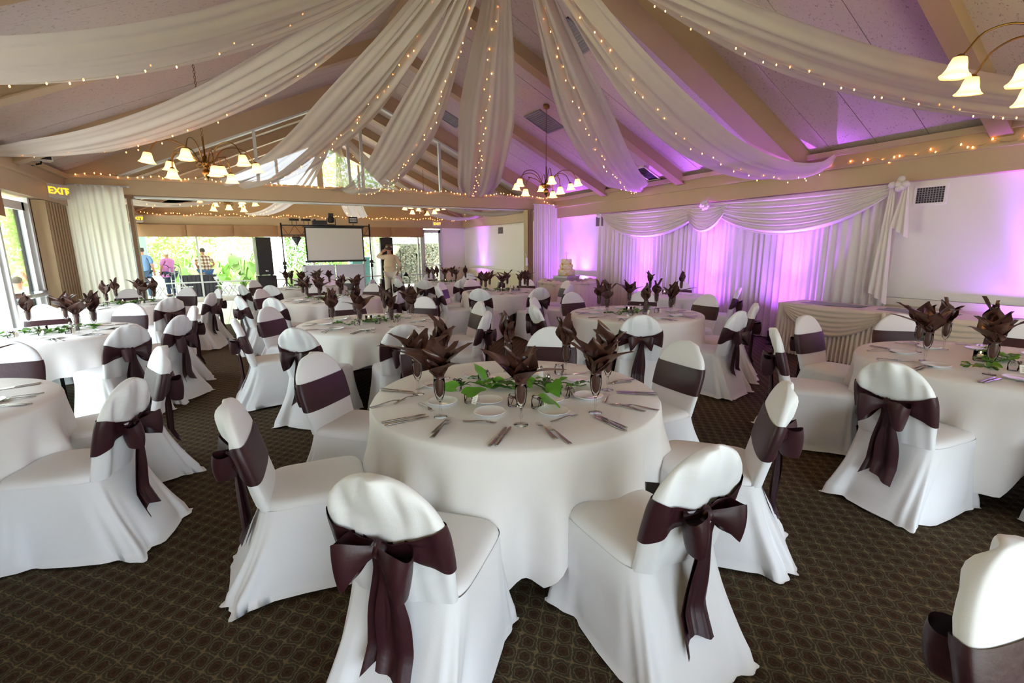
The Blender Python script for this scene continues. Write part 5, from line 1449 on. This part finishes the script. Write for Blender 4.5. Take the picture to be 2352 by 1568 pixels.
person('man in a cream shirt, pale trousers and brown hat scratching his neck', (3.92, 14.75, 0), radians(170), 1.72, M_cream, M_khaki, M_darkh, 1.12, {'r': ((.16, -.06, .02), (.0, .06, .16)), 'l': ((-.10, .06, -.26), (-.03, -.06, -.46))}, 0, (M_hat, M_cream), None, M_whitep, 1)
GZ = 0.0
person('man in a blue short-sleeved shirt, outside, seen from behind', (-3.05, 20.7, GZ), radians(175), 1.78, M_blue, M_navy, M_darkh, 1.25, None, bald=True)
person('white-haired woman in a pink print blouse outside the windows', (-2.42, 21.3, GZ), radians(230), 1.63, M_pink, M_navy, M_greyh, 1.3, {'l': ((-.10, -.10, -.22), (-.02, -.28, -.20)), 'r': ((.10, .02, -.27), (.04, -.10, -.46))})
person('man in a plaid shirt and jeans outside, hand on his hip', (-1.28, 21.2, GZ), radians(215), 1.72, M_plaid, M_jeans, M_darkh, 1.2, {'l': ((-.12, .10, -.24), (-.02, -.08, -.42)), 'r': ((.14, .08, -.22), (.0, -.08, -.36))}, .06)
M_childw = mat('white_dress_cloth', 'f2f2f6', .8, noise_=(4, .03))
person('child in a white dress raising both arms outside the left door', (-3.24, 10.66, 0), radians(150), 1.22, M_childw, M_childw, M_darkh, .95, {'l': ((-.16, -.02, .18), (-.03, .0, .38)), 'r': ((.16, -.02, .18), (.03, .0, .38))}, 0, None, M_childw)

# ------------------------------------------------------------------ terrace and garden outside
struct('floor_outside', MB().box(-14, 16, YB+.16, 26.5, -.12, -.01).box(-14, XL-.16, YF-6, YB+.16, -.12, -.01), M_patio)
mb = MB().box(-14, 9, YB+.2, 22.6, 3.02, 3.14)
mb.box(-14, 9, 22.5, 22.62, 2.86, 3.14)
struct('trim_15', mb, M_rail)
struct('ground_outside', MB().box(-40, 40, -30, 70, -.4, -.13), M_grass)
def folding_chair(lab, x, y, rz, h=.80):
    t = thing('folding_chair', lab, 'chair', (x, y, -.01), rz, 'white folding chairs on the terrace')
    for s_ in (-.20, .20):
        part('frame_rail', MB().box(s_-.015, s_+.015, -.015, .015, 0, .86, Matrix.Translation((0, -.20, 0)) @ Matrix.Rotation(radians(-28), 4, 'X')), M_whitep, t, False)
        part('frame_rail', MB().box(s_*.85-.015, s_*.85+.015, -.015, .015, 0, .56, Matrix.Translation((0, .25, 0)) @ Matrix.Rotation(radians(38), 4, 'X')), M_whitep, t, False)
    for k in range(5): part('seat_slat', MB().box(-.18, .18, -.17+k*.075, -.11+k*.075, .43, .45), M_whitep, t, False)
    part('back_rest', MB().box(-.20, .20, .17, .19, .66, .76), M_whitep, t, False)
    part('cross_bar', MB().box(-.17, .17, -.01, .01, .14, .17), M_whitep, t, False)
folding_chair('white folding chair outside between the plaid-shirted man and hand truck', -1.75, 19.4, radians(95)); folding_chair('white folding chair outside right of the plaid-shirted man', -.72, 19.5, radians(80)); folding_chair('second white folding chair outside, nearer the black loudspeaker', -.40, 19.7, radians(255))
folding_chair('white folding chair outside beside the pink-bloused woman', -2.55, 19.5, radians(120))
t = thing('hand_truck', 'folded aluminium hand truck with black wheels outside the window', 'hand truck', (-1.98, 19.0, -.01), radians(10))
for x_ in (-.14, -.03, .08, .14): part('rail', MB().tube([(x_, 0, .05), (x_, 0, 1.10)], .014, 6), M_alu, t)
for z_ in (.2, .45, .7, .95): part('rung', MB().tube([(-.14, 0, z_), (.14, 0, z_)], .010, 6), M_alu, t)
for x_ in (-.30, -.16): part('wheel', MB().tube([(x_-.02, -.08, .90), (x_+.02, -.08, .90)], .07, 14), M_black, t)
part('axle', MB().tube([(-.32, -.08, .90), (0, -.04, .92)], .012, 6), M_alu, t)
part('grip', MB().tube([(-.14, 0, 1.10), (-.2, 0, 1.18), (-.30, 0, 1.22)], .012, 6).tube([(.14, 0, 1.10), (.08, 0, 1.18), (.0, 0, 1.22)], .012, 6), M_black, t)
t = thing('planter_box', 'dark slatted planter box on the terrace behind the hand truck', 'planter', (-1.65, 20.6, -.01))
for i in range(9): ob('slat', MB().box(-.40+i*.125, -.29+i*.125, -.22, -.20, .02, .80).mesh('slat', M_ventdark, False), t)
part('box_body', MB().box(-.40, .72, -.20, .3, .0, .78), M_ventdark, t, False)
def leaf_cloud(n, rx, ry, rz_, zc, ls, seed, elong=1.0, up=.3):
    rnd = random.Random(seed); mb = MB()
    for i in range(n):
        th = rnd.uniform(0, 2*pi); ph = math.acos(rnd.uniform(-1, 1)); rr = rnd.uniform(.55, 1)**.5*(1+.25*fbm(th*2, ph*2, seed))
        c = Vector((rx*rr*sin(ph)*cos(th), ry*rr*sin(ph)*sin(th), zc+rz_*rr*cos(ph)))
        if c.z < .02: c.z = .02+rnd.random()*.1
        a = Vector((rnd.uniform(-1, 1), rnd.uniform(-1, 1), rnd.uniform(-1, 1)+up)).normalized(); b = a.cross(Vector((rnd.uniform(-1, 1), rnd.uniform(-1, 1), rnd.uniform(-1, 1)))).normalized()
        L = ls*rnd.uniform(.6, 1.3); W = L*.32/elong
        k = len(mb.v)
        mb.v += [tuple(c-a*L*.5), tuple(c+b*W), tuple(c+a*L*.5), tuple(c-b*W)]
        mb.f.append((k, k+1, k+2, k+3))
    return mb
def bush(nm, lab, x, y, rx, ry, rz_, zc, n, ls, m_, seed, trunk=True, elong=1.0, grp='garden shrubs', cat='shrub'):
    t = thing(nm, lab, cat, (x, y, -.13), 0, grp)
    o = part('foliage', leaf_cloud(n, rx, ry, rz_, zc, ls, seed, elong), m_, t, False); o['kind'] = 'stuff'
    mb = MB(); rnd = random.Random(seed)
    for k in range(5):
        a = 2*pi*k/5; mb.tube([(0, 0, 0), (rx*.3*cos(a), ry*.3*sin(a), zc*.6), (rx*.6*cos(a), ry*.6*sin(a), zc+rz_*.3)], lambda q: .05*(1-.7*q), 5)
    part('stems', mb, M_bark, t)
B_ = [(-6.5, 27, 2.6, 1.5, 2.0, 1.8, 4200, .17, M_gleaf2), (-3.2, 28.5, 2.2, 1.5, 1.9, 2.6, 4200, .17, M_gleaf), (.0, 27.5, 2.0, 1.4, 1.7, 1.9, 4200, .16, M_gleaf2), (3.0, 27.0, 1.8, 1.3, 1.6, 1.5, 4200, .14, M_gleaf3),
      (5.2, 30.0, 2.4, 1.5, 2.2, 2.6, 3600, .18, M_gleaf), (10.2, 32, 3, 2, 2.6, 2.9, 3600, .2, M_gleaf2), (.6, 33, 2.6, 1.6, 1.8, 3.6, 3600, .2, M_gleaf2), (-5.0, 33, 4, 2, 2.6, 4.0, 4200, .24, M_gleaf2), (16.5, 31, 3, 2, 3.2, 3.0, 3600, .2, M_gleaf)]
wd = ['far left', 'left, behind the people', 'centre, left of the tall loudspeaker', 'seen left of the screen', 'seen right of the screen', 'behind the stone bank', 'tall, above centre bushes', 'tall, above the people', 'seen through the far glass door']
for i, b_ in enumerate(B_): bush('garden_shrub', 'leafy sunlit garden shrub, %s' % wd[i], *b_, 300+i)
# reedy clumps
for i, (x, y) in enumerate(((1.9, 23.4), (3.0, 23.2), (-4.4, 24.0))):
    t = thing('ornamental_grass', 'clump of long arching grass outside, %s' % ('left of the screen', 'under the screen', 'at far left window')[i], 'grass', (x, y, -.12), 0, 'grass clumps'); mb = MB(); rnd = random.Random(i)
    for k in range(260):
        a = rnd.uniform(0, 6.28); L = rnd.uniform(.6, 1.3); o_ = rnd.uniform(.1, .6); r0 = rnd.uniform(0, .3); P = [Vector((r0*cos(a), r0*sin(a), 0)), Vector(((r0+o_*.4)*cos(a), (r0+o_*.4)*sin(a), L*.7)), Vector(((r0+o_)*cos(a), (r0+o_)*sin(a), L*.85))]
        q = len(mb.v); s_ = Vector((-sin(a), cos(a), 0))*.010
        mb.v += [tuple(P[0]-s_), tuple(P[0]+s_), tuple(P[1]+s_), tuple(P[1]-s_), tuple(P[2])]; mb.f += [(q, q+1, q+2, q+3), (q+3, q+2, q+4)]
    o = part('blades', mb, M_gleaf2, t, False); o['kind'] = 'stuff'
# large-leaved plants behind the people
bigG = heart_leaf(.52, .48, .35, .10)
bm_ = [bigG.mesh('leaf', M_gleaf2), bigG.mesh('leaf', M_gleaf)]
for i, (x, y) in enumerate(((-2.2, 23.4), (-1.0, 23.8), (-.1, 23.0), (.2, 23.9), (-1.6, 24.6))):
    t = thing('elephant_ear_plant', 'broad-leaved plant in the garden, %s' % ('behind the pink-bloused woman', 'behind the plaid-shirted man', 'right of the plaid-shirted man', 'left of the tall loudspeaker', 'tallest, between the couple')[i], 'plant', (x, y, -.13), 0, 'broad-leaved garden plants'); rnd = random.Random(i+9); st = MB()
    for k in range(16):
        a = rnd.uniform(0, 6.28); hgt = rnd.uniform(.5, 2.3 if i == 4 else 1.7); o_ = rnd.uniform(.1, .5)
        p_ = Vector((o_*cos(a), o_*sin(a), hgt)); st.tube([(0, 0, 0), (p_.x*.4, p_.y*.4, hgt*.6), tuple(p_)], .02, 5)
        lf = ob('leaf', rnd.choice(bm_), t); lf.location = p_; lf.rotation_euler = (rnd.uniform(-.5, .5), rnd.uniform(.2, 1.1), a+rnd.uniform(-.5, .5)); s_ = rnd.uniform(.6, 1.1); lf.scale = (s_, s_, s_)
    part('stalks', st, M_gleaf, t)
# bank of rough ivy beside the far door, teal bin, pale tree trunk
t = thing('ivy_bank', 'sloping bank covered with dry grey ivy outside the far door', 'hedge', (7.0, 22.6, -.13))
part('bank_core', MB().poly([(-1.55, 0, 0), (3.2, 0, 0), (3.2, 0, 1.95), (-.35, 0, 1.95)], (0, 1.6, 0)), M_bark, t, False)
rnd = random.Random(77); mb = MB()
M_ivydry = mat('dry_ivy', '8f9484', .8, noise_=(9, .5), transl=.15)
for k in range(5200):
    z = rnd.uniform(0, 2.0); x = rnd.uniform(-1.6+z*.6, 3.2); c = Vector((x, -.04-rnd.random()*.12, z)) if rnd.random() < .8 else Vector((x, rnd.uniform(0, 1.6), 1.97)); L = .06
    a = Vector((rnd.uniform(-1, 1), rnd.uniform(-.6, .2), rnd.uniform(-1, 1))).normalized(); b = a.cross(Vector((rnd.uniform(-1, 1), -1, rnd.uniform(-1, 1)))).normalized(); q = len(mb.v)
    mb.v += [tuple(c-a*L), tuple(c+b*L*.6), tuple(c+a*L), tuple(c-b*L*.6)]; mb.f.append((q, q+1, q+2, q+3))
o = part('ivy_leaves', mb, M_ivydry, t, False); o['kind'] = 'stuff'
M_teal = mat('teal_painted_steel', '5f9a9a', .6, noise_=(3, .1))
t = thing('utility_bin', 'teal steel bin outside right of the screen', 'bin', (4.35, 21.2, -.01))
part('bin_body', MB().box(-.35, .35, -.3, .3, .08, 1.25), M_teal, t, False); part('bin_lid', MB().box(-.37, .37, -.32, .32, 1.25, 1.31), M_teal, t, False); part('ribs', MB().box(-.36, .36, -.315, -.30, .55, .60).box(-.36, .36, -.315, -.30, .9, .95), M_teal, t, False)
for x_ in (-.28, .28): part('caster', MB().tube([(x_, -.03, .05), (x_, .03, .05)], .045, 10), M_black, t)
M_birch = mat('pale_birch_bark', 'd8d6d4', .85, noise_=(14, .3), bump=(20, .6))
t = thing('tree', 'pale-barked tree trunk outside right of the teal bin', 'tree', (5.15, 22.0, -.13))
part('trunk', MB().tube([(0, 0, 0), (.05, 0, 1.2), (-.05, .05, 2.4), (.1, 0, 4.4)], lambda q: .19*(1-.35*q), 14), M_birch, t)
part('branch', MB().tube([(0, 0, 2.2), (-.5, .2, 3.0), (-1.1, .3, 3.4)], lambda q: .08*(1-.6*q), 8), M_birch, t)
o = part('crown', leaf_cloud(2600, 2.0, 1.6, 1.3, 5.0, .16, 5), M_gleaf, t, False); o['kind'] = 'stuff'
t = thing('terrace_post', 'blue-grey terrace roof post outside behind the man in blue', 'post', (-3.15, 22.0, -.01))
part('shaft', MB().box(-.10, .10, -.10, .10, 0, 3.02), mat('blue_grey_paint', '9fb4b8', .6, noise_=(3, .06)), t, False); part('base_plate', MB().box(-.15, .15, -.15, .15, 0, .03), M_alu, t, False)
t = thing('garden_wall', 'whitewashed garden wall glaring in the sun behind the loudspeaker', 'wall', (1.35, 24.9, -.13))
part('wall_body', MB().box(-.42, .42, 0, .3, 0, 2.6), M_wall, t, False); part('coping', MB().box(-.47, .47, -.05, .35, 2.6, 2.68), M_wall, t, False)
# left garden
for i, b_ in enumerate(((-6.2, 10.5, 1.2, 2.2, 1.4, 1.3, 3200, .13, M_gleaf2), (-7.5, 15, 1.8, 2.6, 2.2, 2.2, 3200, .16, M_gleaf), (-7, 19.5, 1.6, 2, 2.2, 2.4, 3000, .16, M_gleaf2), (-5.6, 13.2, .8, 1.4, .8, .7, 2600, .1, M_gleaf), (-7.5, 5, 1.6, 2.6, 1.8, 1.8, 2200, .16, M_gleaf), (-9, 24, 2.5, 2.5, 3, 3, 3000, .2, M_gleaf))):
    bush('garden_shrub', 'sunlit shrub outside the left windows, %s' % ('just beyond the door', 'middle distance', 'behind the curtain side', 'low one by the path', 'nearest the camera', 'farthest corner')[i], *b_, 500+i, grp='shrubs outside the left windows')
